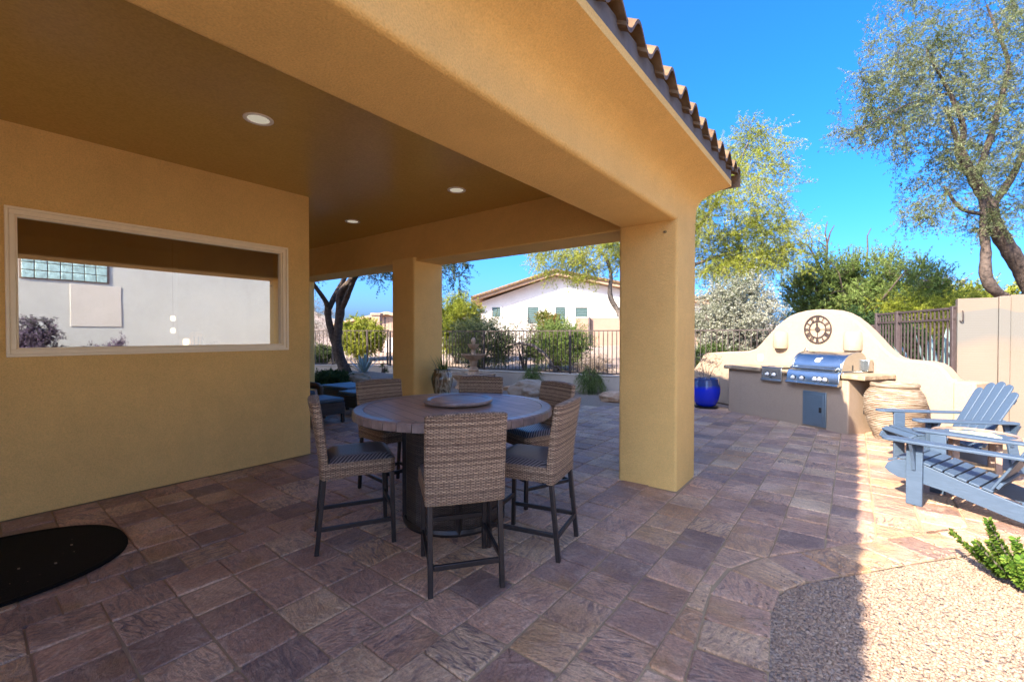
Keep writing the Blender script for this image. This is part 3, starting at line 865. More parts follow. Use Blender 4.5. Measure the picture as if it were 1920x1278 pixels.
for i in range(14):
    o = rk if i == 0 else rk.copy()
    if i: col.objects.link(o); o.parent = roof
    o.location = (-0.925 - i * 0.37, 4.93, 3.03 + i * 0.2035)

# recessed ceiling lights
for (x, y), lab in (((-3.674, 1.60), 'white recessed ceiling light nearest the window wall, largest of three'),
                    ((-3.656, 3.753), 'white recessed ceiling light above the round dining table'),
                    ((-5.885, 3.867), 'small far white recessed ceiling light above the ottomans')):
    t = thing('recessed_light', lab, 'ceiling light', (x, y, 3.11), group='recessed ceiling lights')
    MB().lathe([(0.105, 0.0), (0.105, -0.006), (0.098, -0.009), (0.080, -0.006), (0.076, 0.0)], 36, cap=False).build('trim_ring', 'white_trim', t)
    MB().lathe([(0.076, -0.003), (0.066, -0.0012), (0.0001, -0.0012)], 36, cap=False).build('lens', 'lens_lit', t)

# ------------------------------------------------------------------ things behind the window
v = thing('vase', 'copper ribbed vase on the sill behind the picture window', 'vase', (WX - 0.16, 1.735, 1.3255))
MB().lathe([(0.03, 0), (0.045, 0.01), (0.058, 0.06), (0.060, 0.11), (0.050, 0.145), (0.036, 0.155), (0.034, 0.15)], 20).build('body', 'copper', v)
for k in range(10):
    a = k * math.pi / 5
    MB().tube([(0.05 * math.cos(a), 0.05 * math.sin(a), 0.02), (0.061 * math.cos(a), 0.061 * math.sin(a), 0.09), (0.045 * math.cos(a), 0.045 * math.sin(a), 0.15)], 0.004, 5).build('rib', 'dark', v)
MB().tube([(0, 0, 0.012), (0.01, 0.05, 0.02), (0.02, 0.10, 0.045), (0, 0.12, 0.03)], [0.012, 0.016, 0.012, 0.004], 7).build('carved_lizard', 'bronze').location = (WX - 0.16, 1.82, 1.3255)
tag(bpy.data.objects['carved_lizard'], 'small dark carved figure beside the copper vase', 'ornament')
for (x, y, z), lab in (((-5.46, 1.655, 1.375), 'small glowing lamp beside the copper vase behind the window'), ((-7.0, 1.98, 1.66), 'upper glowing lamp seen through the picture window'), ((-7.0, 1.98, 1.50), 'lower glowing lamp seen through the picture window')):
    t = thing('lamp', lab, 'lamp', (x, y, z), group='glowing lamps behind the window')
    MB().lathe([(0.02, -0.032), (0.027, -0.012), (0.027, 0.018), (0.017, 0.032)], 14).build('lamp_shade', 'lamp_glow', t)
    MB().tube([(0, 0, 0.05), (0, 0, 2.80 - z)] if z > 1.6 else ([(0, 0, 0.05), (0, 0, 0.12)] if x < -6 else [(0, 0, -0.05), (0, 0, -0.03)]), 0.004, 6).build('stem', 'bronze', t)

# ------------------------------------------------------------------ doormat
mm = MB(); P = []
for k in range(72):
    a = 2 * math.pi * k / 72; c_, s_ = math.cos(a), math.sin(a)
    P.append((-4.2 + 0.62 * math.copysign(abs(c_) ** 0.8, c_), 0.02 + 0.86 * math.copysign(abs(s_) ** 0.8, s_)))
mm.prism(P, 0.003, 0.016)
mat_o = thing('doormat', 'black oval rubber doormat on the pavers under the window', 'doormat', (0, 0, 0))
mm.build('mat', 'mat_rubber', mat_o, bevel=0.005)
mr = MB(); n = 72
Pi = [(-4.2 + (p[0] + 4.2) * .93, .02 + (p[1] - .02) * .95) for p in P]
vs = [(x, y, 0.0165) for x, y in P] + [(x, y, 0.023) for x, y in [(-4.2 + (p[0] + 4.2) * .97, .02 + (p[1] - .02) * .98) for p in P]] + [(x, y, 0.0165) for x, y in Pi]
mr.add(vs, [(i + a * n, (i + 1) % n + a * n, (i + 1) % n + (a + 1) * n, i + (a + 1) * n) for a in (0, 1) for i in range(n)])
mr.build('border', 'mat_rubber', mat_o)

fl = MB()
for k in range(34):
    a = rnd.uniform(0, 6.28); q = rnd.uniform(0.2, 0.9)
    x, y = -4.2 + 0.58 * q * math.cos(a), 0.02 + 0.8 * q * math.sin(a); w_ = rnd.choice([0.002, 0.003, 0.004, 0.009])
    fl.box(x - w_, x + w_, y - w_ * .6, y + w_ * .6, 0.0163, 0.0163 + w_ * .5)
fl.build('lint', 'clay', mat_o, smooth=0, kind='stuff')

# ------------------------------------------------------------------ round dining table
TC = (-2.545, 2.585); TZ = 0.885; TR = 0.775
tb = thing('dining_table', 'round counter height dining table with plank top and wicker pedestal', 'table', (TC[0], TC[1], 0), R(20))
MB().lathe([(0.0001, TZ - 0.03), (0.692, TZ - 0.03), (0.692, TZ), (0.0001, TZ)], 72, cap=False).build('tabletop', 'tabletop', tb)
ns = 44
seg = MB(); da = 2 * math.pi / ns; sv = []
for r_, z in ((0.696, TZ - 0.028), (0.696, TZ + 0.001), (TR - 0.012, TZ + 0.001), (TR, TZ - 0.010), (TR, TZ - 0.058), (TR - 0.03, TZ - 0.062), (TR - 0.03, TZ - 0.028)):
    for k in range(3):
        a = (-0.5 + k / 2) * da * 0.955; sv.append((r_ * math.cos(a), r_ * math.sin(a), z))
sf = [(i * 3 + k, i * 3 + k + 1, ((i + 1) % 7) * 3 + k + 1, ((i + 1) % 7) * 3 + k) for i in range(7) for k in (0, 1)]
sf += [tuple(i * 3 for i in range(7)), tuple(i * 3 + 2 for i in range(7))[::-1]]
seg.add(sv, sf)
s0 = seg.build('rim_block', 'rim_tile', tb, smooth=30)
for k in range(1, ns):
    o = s0.copy(); col.objects.link(o); o.parent = tb; o.rotation_euler = (0, 0, k * da)
MB().lathe([(0.0001, TZ - 0.031), (0.73, TZ - 0.031), (0.73, TZ - 0.06), (0.40, TZ - 0.10), (0.0001, TZ - 0.10)], 48, cap=False).build('underframe', 'bronze', tb)
ped = MB(); NS = 16
pr = [(0.385, 0.045), (0.385, TZ - 0.09)]
ped.lathe(pr, NS)
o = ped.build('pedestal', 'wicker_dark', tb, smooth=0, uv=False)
uvl = o.data.uv_layers.new(name='UVMap')
for p in o.data.polygons:
    for li in p.loop_indices:
        c = o.data.vertices[o.data.loops[li].vertex_index].co
        a = math.atan2(c.y, c.x)
        ca = math.atan2(p.center.y, p.center.x)
        if a - ca > math.pi: a -= 2 * math.pi
        if a - ca < -math.pi: a += 2 * math.pi
        uvl.data[li].uv = (a * 0.385, c.z)
for k in range(4):
    a = k * math.pi / 2 + 0.5
    MB().box(0.385 * math.cos(a) - 0.018, 0.385 * math.cos(a) + 0.018, 0.385 * math.sin(a) - 0.018, 0.385 * math.sin(a) + 0.018, 0.01, TZ - 0.09).build('post', 'bronze', tb, bevel=0.003)
MB().lathe([(0.0001, 0.0), (0.40, 0.0), (0.405, 0.02), (0.395, 0.045), (0.0001, 0.045)], 40, cap=False).build('base_plate', 'bronze', tb)
lz = thing('lazy_susan', 'round dark turntable tray in the middle of the dining table', 'turntable', (-2.575, 2.66, TZ + 0.001), R(30))
MB().lathe([(0.0001, 0.036), (0.225, 0.036), (0.232, 0.034), (0.0001, 0.034)], 64, cap=False).build('tray_top', 'tabletop', lz)
MB().lathe([(0.20, 0.012), (0.275, 0.016), (0.280, 0.030), (0.276, 0.042), (0.262, 0.045), (0.245, 0.042), (0.230, 0.0365), (0.20, 0.034)], 64, cap=False).build('tray_rim', 'rim_tile', lz)
MB().lathe([(0.10, 0.0), (0.10, 0.014), (0.0001, 0.014)], 32, cap=True).build('swivel', 'bronze', lz)

# ------------------------------------------------------------------ wicker counter chairs
def wicker_chair():
    t = thing('counter_chair', 'x', 'chair')
    W = 0.232
    # seat apron
    m = MB(); nb = 10; vs = []
    top = lambda x: 0.595 + 0.012 * math.sin((x + 0.23) / 0.46 * math.pi)
    P = [(-0.22, -W), (0.20, -W - 0.005), (0.235, -W + 0.03), (0.24, W - 0.03), (0.20, W + 0.005), (-0.22, W)]
    m.prism(P, 0.50, 0.598)
    m.build('apron', 'wicker', t, bevel=0.014, seg=3, uv=True, smooth=50)
    # seat pad
    m = MB(); nx_, ny_ = 10, 10; vs = []
    for i in range(nx_ + 1):
        for j in range(ny_ + 1):
            x = -0.20 + 0.425 * i / nx_; y = (-1 + 2 * j / ny_) * (W - 0.008)
            e = min(1, (1 - abs(2 * j / ny_ - 1)) * 4) * min(1, (1 - abs(2 * i / nx_ - 1)) * 4)
            vs.append((x, y, 0.599 + 0.034 * e ** 0.5))
    m.add(vs, [(i * 11 + j, (i + 1) * 11 + j, (i + 1) * 11 + j + 1, i * 11 + j + 1) for i in range(10) for j in range(10)])
    m.build('seat', 'sling', t, smooth=60, uv=True)
    # backrest: a curved slab leaning back
    m = MB(); vs = []; n1, n2 = 12, 10
    def bx(z): 
        k = (z - 0.49) / 0.51
        return -0.222 - 0.015 * k - 0.055 * max(0, k - 0.2) ** 1.4
    zs = [0.49 + 0.515 * i / n1 for i in range(n1 + 1)]
    for s_, off in ((0, -0.028), (1, 0.026)):
        for i, z in enumerate(zs):
            for j in range(n2 + 1):
                y = (-1 + 2 * j / n2); crown = (1 - y * y)
                w = W + 0.003 * i / n1
                zz = z + (0.012 * crown if i == n1 else 0)
                vs.append((bx(z) + off - 0.022 * crown * (0.3 + 0.7 * i / n1) + (0.012 if s_ == 0 else -0.0) * (abs(y) > .95), y * w, zz))
    K = (n1 + 1) * (n2 + 1); st = n2 + 1; fs = []
    for i in range(n1):
        for j in range(n2):
            fs.append((i * st + j, i * st + j + 1, (i + 1) * st + j + 1, (i + 1) * st + j))
            fs.append((K + i * st + j, K + (i + 1) * st + j, K + (i + 1) * st + j + 1, K + i * st + j + 1))
    for i in range(n1):
        for j in (0, n2): fs.append((i * st + j, (i + 1) * st + j, K + (i + 1) * st + j, K + i * st + j))
    for j in range(n2):
        for i in (0, n1): fs.append((i * st + j, i * st + j + 1, K + i * st + j + 1, K + i * st + j))
    m.add(vs, fs)
    m.build('backrest', 'wicker', t, smooth=50, uv=True, bevel=0.012, seg=3)
    q = 0.029
    for s_ in (-1, 1):
        MB().bar((-0.225, s_ * (W - 0.03), 0.50), (-0.275, s_ * (W - 0.028), 0.0), q, q, (1, 0, 0)).build('leg', 'bronze', t, bevel=0.004)
        MB().bar((0.21, s_ * (W - 0.03), 0.50), (0.222, s_ * (W - 0.028), 0.0), q, q, (1, 0, 0)).build('leg', 'bronze', t, bevel=0.004)
        MB().bar((-0.258, s_ * (W - 0.028), 0.165), (0.205, s_ * (W - 0.028), 0.165), 0.02, 0.028).build('stretcher', 'bronze', t, bevel=0.003)
    MB().bar((-0.262, -(W - 0.045), 0.155), (-0.262, W - 0.045, 0.155), 0.02, 0.03).build('stretcher', 'bronze', t, bevel=0.003)
    MB().bar((0.216, -(W - 0.045), 0.235), (0.216, W - 0.045, 0.235), 0.02, 0.03).build('stretcher', 'bronze', t, bevel=0.003)
    return t
ch0 = wicker_chair()
CHAIRS = [(-1.945, 2.015, 143, 'wicker counter chair nearest the camera, its back towards the viewer'),
          (-1.805, 2.585, 193, 'wicker counter chair right of the table, seen from its side facing left'),
          (-2.845, 1.900, 61, 'wicker counter chair left of the table beside the window wall'),
          (-2.275, 3.305, 250, 'wicker counter chair with shaded dark inner back at the far right of the table'),
          (-3.005, 3.340, 298, 'wicker counter chair behind the table in front of the fountain'),
          (-3.415, 2.665, 352, 'wicker counter chair behind the table at far left near the ottomans')]
for k, (x, y, a, lab) in enumerate(CHAIRS):
    c = ch0 if k == 0 else copy_tree(ch0)
    c.location = (x, y, 0)
    c.rotation_euler = (0, 0, R(a))
    tag(c, lab, 'chair', 'wicker chairs around the dining table')

# ------------------------------------------------------------------ ottomans
def ottoman(x0, x1, y0, y1, ztop, label):
    t = thing('ottoman', label, 'ottoman', ((x0 + x1) / 2, (y0 + y1) / 2, 0), group='wicker ottomans')
    a, b = (x1 - x0) / 2, (y1 - y0) / 2
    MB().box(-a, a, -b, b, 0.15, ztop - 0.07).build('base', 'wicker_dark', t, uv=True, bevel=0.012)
    MB().box(-a + 0.008, a - 0.008, -b + 0.008, b - 0.008, ztop - 0.069, ztop).build('cushion', 'cushion', t, bevel=0.028, seg=4)
    for sx in (-1, 1):
        for sy in (-1, 1):
            MB().bar((sx * (a - 0.03), sy * (b - 0.03), 0.15), (sx * (a - 0.03), sy * (b - 0.03), 0), 0.045, 0.045, (1, 0, 0)).build('leg', 'bronze', t)
    return t
ottoman(-7.35, -6.72, 3.62, 4.26, 0.41, 'wicker ottoman with blue cushion just past the house wall corner')
ottoman(-8.7, -7.75, 4.95, 5.65, 0.43, 'low wide wicker ottoman farthest back between the columns')
ottoman(-7.55, -6.95, 4.62, 5.15, 0.42, 'dark wicker ottoman half hidden behind the left rear chair')
# rolled wicker arm of a lounge chair peeking past the wall
lc = thing('lounge_chair', 'wicker lounge chair mostly hidden behind the wall corner, rolled arm showing', 'chair', (-7.95, 4.05, 0))
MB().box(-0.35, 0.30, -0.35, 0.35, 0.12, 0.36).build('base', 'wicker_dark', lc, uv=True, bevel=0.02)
MB().tube([(-0.3, 0.30, 0.52), (0.22, 0.30, 0.52), (0.30, 0.30, 0.49), (0.31, 0.30, 0.36)], [0.06, 0.06, 0.055, 0.045], 12).build('arm', 'wicker', lc)
MB().box(-0.36, -0.26, -0.34, 0.26, 0.361, 0.66).build('backrest', 'wicker', lc, uv=True, bevel=0.03)
MB().box(-0.255, 0.28, -0.34, 0.23, 0.362, 0.45).build('cushion', 'cushion', lc, bevel=0.03)

# ------------------------------------------------------------------ outdoor kitchen
kt = thing('outdoor_kitchen', 'beige stucco barbecue island with tall bell curved back wall', 'outdoor kitchen', (KL[0], KL[1], 0), math.atan2(KU[1], KU[0]))
MB().box(0, 2.208, 0, 0.64, -0.02, 0.80).build('counter_base', 'stucco_beige', kt, bevel=0.02, seg=3)
# bell wall outline
ol = [(-1.75, -0.02), (-1.75, 0.55), (-1.6, 0.68), (-1.46, 0.82), (-1.33, 0.985), (-1.2, 1.04), (-0.985, 1.065), (-0.5, 1.10), (-0.12, 1.125), (0.05, 1.175), (0.18, 1.285), (0.30, 1.41), (0.445, 1.545),
      (0.61, 1.685), (0.768, 1.785), (0.92, 1.835), (1.07, 1.862), (1.24, 1.873), (1.395, 1.868), (1.56, 1.847), (1.698, 1.80), (1.82, 1.73), (1.94, 1.63), (2.06, 1.51), (2.17, 1.385), (2.26, 1.275), (2.35, 1.185),
      (2.43, 1.125), (2.52, 1.095), (2.68, 1.085), (2.82, 1.08), (2.92, 1.055), (2.985, 1.01), (3.04, 0.94), (3.09, 0.865), (3.13, 0.85), (3.13, -0.02)]
MB().prism([(x, z) for x, z in ol][::-1], 0.625, 0.86, 'y').build('back_wall', 'stucco_beige', kt, smooth=30, bevel=0.028, seg=3)
MB().box(3.132, 3.36, 0.57, 0.90, -0.02, 0.846).build('end_pier', 'stucco_beige', kt, bevel=0.025, seg=3)
def slab(poly, z0, z1, nm='countertop'):
    q = []
    for i in range(len(poly)):
        a, b = np.array(poly[i], float), np.array(poly[(i + 1) % len(poly)], float); L = np.linalg.norm(b - a); k = max(1, int(L / 0.07))
        for j in range(k):
            p = a + (b - a) * j / k; q.append((p[0] + rnd.uniform(-.012, .012), p[1] + rnd.uniform(-.012, .012)))
    return MB().prism(q, z0, z1).build(nm, 'flagstone', kt, bevel=0.012, seg=2)
slab([(-0.05, -0.06), (0.74, -0.06), (0.74, 0.61), (-0.05, 0.61)], 0.802, 0.868)
slab([(1.175, -0.05), (1.27, -0.05), (1.27, 0.61), (1.175, 0.61)], 0.802, 0.868)
slab([(2.135, -0.05), (2.46, -0.05), (2.46, 0.61), (2.135, 0.61)], 0.802, 0.872)
dr = MB().box(1.523, 1.893, -0.022, 0.01, 0.03, 0.565).build('door', 'steel_dark', kt, bevel=0.006)
dp = MB(); 
MB().box(1.556, 1.860, -0.031, -0.021, 0.065, 0.53).build('door_panel', 'steel_dark', dr, bevel=0.006)
MB().box(1.795, 1.838, -0.038, -0.030, 0.25, 0.33).build('handle', 'dark', dr, bevel=0.004)
vt = MB().box(2.206, 2.216, 0.32, 0.43, 0.28, 0.44).build('vent', 'dark', kt)
for k in range(5):
    MB().bar((2.222, 0.325, 0.30 + k * 0.03), (2.222, 0.425, 0.30 + k * 0.03), 0.016, 0.010).build('slat', 'iron', vt)
ot = MB().box(0.115, 0.225, 0.612, 0.627, 0.945, 1.065).build('outlet', 'white_trim', kt, bevel=0.006)
MB().box(0.135, 0.205, 0.604, 0.613, 0.96, 1.05).build('cover', 'lens', ot, bevel=0.004)
kz = math.atan2(KU[1], KU[0])
def kw(x, y, z): return (KL[0] + KU[0] * x + KD[0] * y, KL[1] + KU[1] * x + KD[1] * y, z)

# grill
g = thing('grill', 'built-in stainless steel gas grill with closed hood in the island', 'grill', kw(1.70, 0.0, 0.0), kz)
MB().box(-0.42, 0.42, 0.02, 0.56, 0.70, 0.895).build('firebox', 'steel', g, bevel=0.006)
hp_ = [(0.02, 0.90), (0.025, 0.95), (0.05, 1.02), (0.10, 1.09), (0.17, 1.14), (0.26, 1.17), (0.36, 1.18), (0.46, 1.165), (0.53, 1.11), (0.56, 1.03), (0.56, 0.90)]
hd = MB().prism(hp_, -0.375, 0.375, 'x').build('hood', 'steel', g, smooth=40, bevel=0.004)
for s_ in (-1, 1):
    xs = sorted((s_ * 0.377, s_ * 0.403))
    MB().prism([(0.012, 0.90)] + [(y - 0.008 if y < .3 else y + .006, z + 0.008) for y, z in hp_[1:-1]] + [(0.565, 0.90)], xs[0], xs[1], 'x').build('hood_end', 'copper_end' if False else 'steel', hd, smooth=40, bevel=0.005)
MB().tube([(-0.36, -0.055, 0.925), (0.36, -0.055, 0.925)], 0.016, 14).build('handle', 'steel', hd)
for s_ in (-0.33, 0.33): MB().bar((s_, -0.055, 0.925), (s_, 0.03, 0.945), 0.03, 0.02).build('handle_bracket', 'steel', hd)
em = MB()
em.lathe([(0.028, -0.002), (0.040, -0.002), (0.040, 0.002), (0.028, 0.002), (0.028, -0.002)], 28, cap=False)
em.tube([(0.016 * math.cos(a), 0.016 * math.sin(a) , 0.002) for a in [k * 0.5 for k in range(10)]], 0.004, 6)
em.tube([(0.03, 0.025, 0.002), (0.05, 0.042, 0.002), (0.062, 0.048, 0.002)], [0.006, 0.005, 0.002], 6)
eo = em.build('emblem', 'white_trim', hd)
eo.location = (0.0, 0.064, 1.052); eo.rotation_euler = (R(52), 0, 0)
pn = MB().prism([(-0.085, 0.685), (0.02, 0.685), (0.02, 0.895), (-0.03, 0.892), (-0.065, 0.845)], -0.42, 0.42, 'x').build('control_panel', 'steel', g, bevel=0.008)
MB().tube([(-0.42, -0.09, 0.69), (0.42, -0.09, 0.69)], 0.018, 12).build('drip_rail', 'steel', g)
kn = MB()
kn.lathe([(0.0001, 0.042), (0.016, 0.042), (0.020, 0.038), (0.022, 0.008), (0.030, 0.006), (0.032, 0.0)], 22, cap=False)
for x in (-0.30, -0.15, 0.06, 0.135, 0.22):
    k = kn.build('knob', 'white_trim', g); k.location = (x, -0.078, 0.77); k.rotation_euler = (R(97), 0, 0)
    MB().lathe([(0.032, 0.0005), (0.040, 0.0005), (0.042, 0.004), (0.034, 0.006)], 22, cap=False).build('bezel', 'dark', k)
MB().tube([(-0.38, 0.36, 1.18), (-0.40, 0.36, 1.215), (-0.42, 0.36, 1.225), (-0.44, 0.36, 1.20), (-0.44, 0.36, 1.165)], 0.007, 8).build('rotisserie_hook', 'steel', g)
MB().box(0.404, 0.409, 0.24, 0.254, 0.91, 0.99).build('spit_slot', 'dark', g)
MB().box(0.375, 0.47, 0.50, 0.60, 0.896, 1.07).build('motor_bracket', 'steel', g, bevel=0.01)
# side burner
sb = thing('side_burner', 'small two knob stainless side burner left of the grill', 'side burner', kw(0.957, 0.0, 0.0), kz)
MB().box(-0.195, 0.195, -0.03, 0.50, 0.66, 0.885).build('housing', 'steel', sb, bevel=0.008)
MB().box(-0.205, 0.205, -0.035, 0.51, 0.886, 0.902).build('lid', 'steel', sb, bevel=0.005)
MB().tube([(-0.06, -0.02, 0.905), (-0.06, -0.02, 0.918), (0.06, -0.02, 0.918), (0.06, -0.02, 0.905)], 0.006, 8).build('lid_handle', 'steel', sb)
MB().box(-0.20, 0.20, -0.05, -0.031, 0.655, 0.69).build('drip_lip', 'steel', sb, bevel=0.006)
for x in (-0.07, 0.06):
    k = kn.build('knob', 'white_trim', sb); k.location = (x, -0.032, 0.775); k.rotation_euler = (R(90), 0, 0)
    MB().lathe([(0.032, 0.0005), (0.040, 0.0005), (0.042, 0.004), (0.034, 0.006)], 22, cap=False).build('bezel', 'dark', k)
MB().box(-0.03, 0.02, -0.034, -0.029, 0.71, 0.728).build('badge', 'dark', sb)

# clock
ck = thing('wall_clock', 'open iron wall clock with Roman numerals on the curved wall', 'clock', kw(1.297, 0.62, 1.54), kz)
def flat_ring(r, w, t_=0.008):
    m = MB(); n = 56; vs = []
    for rr_, y in ((r - w, -0.012), (r + w, -0.012), (r + w, -0.012 - t_), (r - w, -0.012 - t_)):
        for k in range(n):
            a = 2 * math.pi * k / n; vs.append((rr_ * math.sin(a), y, rr_ * math.cos(a)))
    return m.add(vs, [(i * n + k, i * n + (k + 1) % n, ((i + 1) % 4) * n + (k + 1) % n, ((i + 1) % 4) * n + k) for i in range(4) for k in range(n)])
flat_ring(0.228, 0.009).build('outer_ring', 'iron', ck); flat_ring(0.140, 0.007).build('inner_ring', 'iron', ck)
flat_ring(0.030, 0.012).build('hub', 'iron', ck)
ROM = ['XII', 'I', 'II', 'III', 'IIII', 'V', 'VI', 'VII', 'VIII', 'IX', 'X', 'XI']
for h, s in enumerate(ROM):
    a = 2 * math.pi * h / 12
    wd = {'I': 0.015, 'V': 0.03, 'X': 0.03}; tot = sum(wd[c] for c in s)
    m = MB(); x = -tot / 2
    k = min(1.0, 0.075 / tot)
    def pt(xx, r): return (r * math.sin(a) + xx * k * math.cos(a), -0.017, r * math.cos(a) - xx * k * math.sin(a))
    for c in s:
        w = wd[c]; xm = x + w / 2
        if c == 'I': m.bar(pt(xm, 0.146), pt(xm, 0.222), 0.009, 0.006, (0, 1, 0))
        elif c == 'V': m.bar(pt(xm, 0.146), pt(x + .003, 0.222), 0.008, 0.006, (0, 1, 0)); m.bar(pt(xm, 0.146), pt(x + w - .003, 0.222), 0.008, 0.006, (0, 1, 0))
        else: m.bar(pt(x + .003, 0.146), pt(x + w - .003, 0.222), 0.008, 0.006, (0, 1, 0)); m.bar(pt(x + w - .003, 0.146), pt(x + .003, 0.222), 0.008, 0.006, (0, 1, 0))
        x += w
    m.build('numeral', 'iron', ck)
MB().bar((0, -0.02, -0.02), (0.0, -0.02, 0.10), 0.016, 0.005, (0, 1, 0)).build('hour_hand', 'iron', ck)
MB().bar((0.004, -0.025, -0.03), (-0.022, -0.025, 0.135), 0.010, 0.005, (0, 1, 0)).build('minute_hand', 'iron', ck)
for s_ in (-1, 1):
    MB().bar((s_ * 0.04, -0.016, 0), (s_ * 0.136, -0.016, 0), 0.006, 0.005, (0, 1, 0)).build('spoke', 'iron', ck)
    MB().bar((0, -0.016, s_ * 0.04), (0, -0.016, s_ * 0.136), 0.006, 0.005, (0, 1, 0)).build('spoke', 'iron', ck)
# sconces
for x, lab in ((0.618, 'stucco half round wall sconce left of the clock'), (1.868, 'stucco half round wall sconce right of the clock')):
    t = thing('wall_sconce', lab, 'wall lamp', kw(x, 0.622, 1.20), kz, 'stucco sconces beside the clock')
    MB().lathe([(0.125, 0.0), (0.135, 0.02), (0.137, 0.15), (0.128, 0.26), (0.105, 0.30), (0.095, 0.295), (0.118, 0.25), (0.127, 0.15), (0.125, 0.02), (0.115, 0.0), (0.125, 0.0)], 22, cap=False, a0=math.pi, a1=2 * math.pi).build('shade', 'stucco_beige', t)
    MB().box(-0.115, 0.115, -0.05, 0.0, 0.01, 0.03).build('lamp_holder', 'dark', t)

# ------------------------------------------------------------------ pots
p = thing('clay_pot', 'tall ribbed tan clay urn beside the barbecue island', 'pot', (0.44, 8.14, 0))
prof = []
key = [(0.0, 0.20), (0.04, 0.215), (0.12, 0.255), (0.25, 0.30), (0.40, 0.335), (0.52, 0.34), (0.62, 0.325), (0.69, 0.285), (0.725, 0.25)]
zz = np.linspace(0, 0.725, 88); rr = np.interp(zz, [k[0] for k in key], [k[1] for k in key])
rr = np.convolve(np.pad(rr, 4, 'edge'), np.ones(9) / 9, 'valid')
prof = [(r_ + 0.007 * math.sin(z * 2 * math.pi / 0.0245), z) for r_, z in zip(rr, zz)]
MB().lathe(prof, 56).build('body', 'clay', p, smooth=80)
MB().lathe([(0.22, 0.722), (0.255, 0.728), (0.270, 0.745), (0.272, 0.765), (0.262, 0.785), (0.245, 0.79), (0.225, 0.77), (0.22, 0.60)], 56, cap=False).build('rim', 'clay', p)
MB().lathe([(0.0001, 0.60), (0.225, 0.60)], 32, cap=False).build('soil', 'dark', p)

bp = thing('blue_pot', 'cobalt blue glazed ceramic planter beside the column', 'pot', (-2.36, 9.50, 0))
MB().lathe([(0.15, 0.03), (0.19, 0.06), (0.235, 0.16), (0.262, 0.28), (0.268, 0.38), (0.255, 0.48), (0.235, 0.55), (0.238, 0.575), (0.225, 0.582), (0.21, 0.56), (0.215, 0.50)], 48).build('body', 'glaze_blue', bp, smooth=60)
MB().lathe([(0.0001, 0.0), (0.21, 0.0), (0.235, 0.025), (0.22, 0.03), (0.0001, 0.02)], 40, cap=False).build('saucer', 'dark', bp)
MB().lathe([(0.0001, 0.52), (0.216, 0.52)], 32, cap=False).build('soil', 'joint', bp)

up = thing('planter_urn', 'drip glazed brown urn of spiky grass on a stand by the middle column', 'planter', (-4.80, 4.62, 0.46))
MB().lathe([(0.085, 0.0), (0.09, 0.03), (0.115, 0.13), (0.150, 0.28), (0.158, 0.35), (0.140, 0.42), (0.115, 0.455), (0.125, 0.48), (0.110, 0.485), (0.10, 0.44)], 40).build('body', 'glaze_drip', up, smooth=60)
MB().lathe([(0.0001, 0.44), (0.102, 0.44)], 28, cap=False).build('soil', 'dark', up)
ps = thing('plant_stand', 'round dark stand carrying the drip glazed urn behind the table', 'stand', (-4.80, 4.62, 0))
MB().lathe([(0.13, 0.425), (0.135, 0.44), (0.13, 0.458), (0.0001, 0.458)], 32).build('stand_top', 'bronze', ps)
for k in range(3):
    a = k * 2.094
    MB().tube([(0.10 * math.cos(a), 0.10 * math.sin(a), 0.425), (0.07 * math.cos(a), 0.07 * math.sin(a), 0.22), (0.12 * math.cos(a), 0.12 * math.sin(a), 0.0)], 0.010, 8).build('leg', 'bronze', ps)

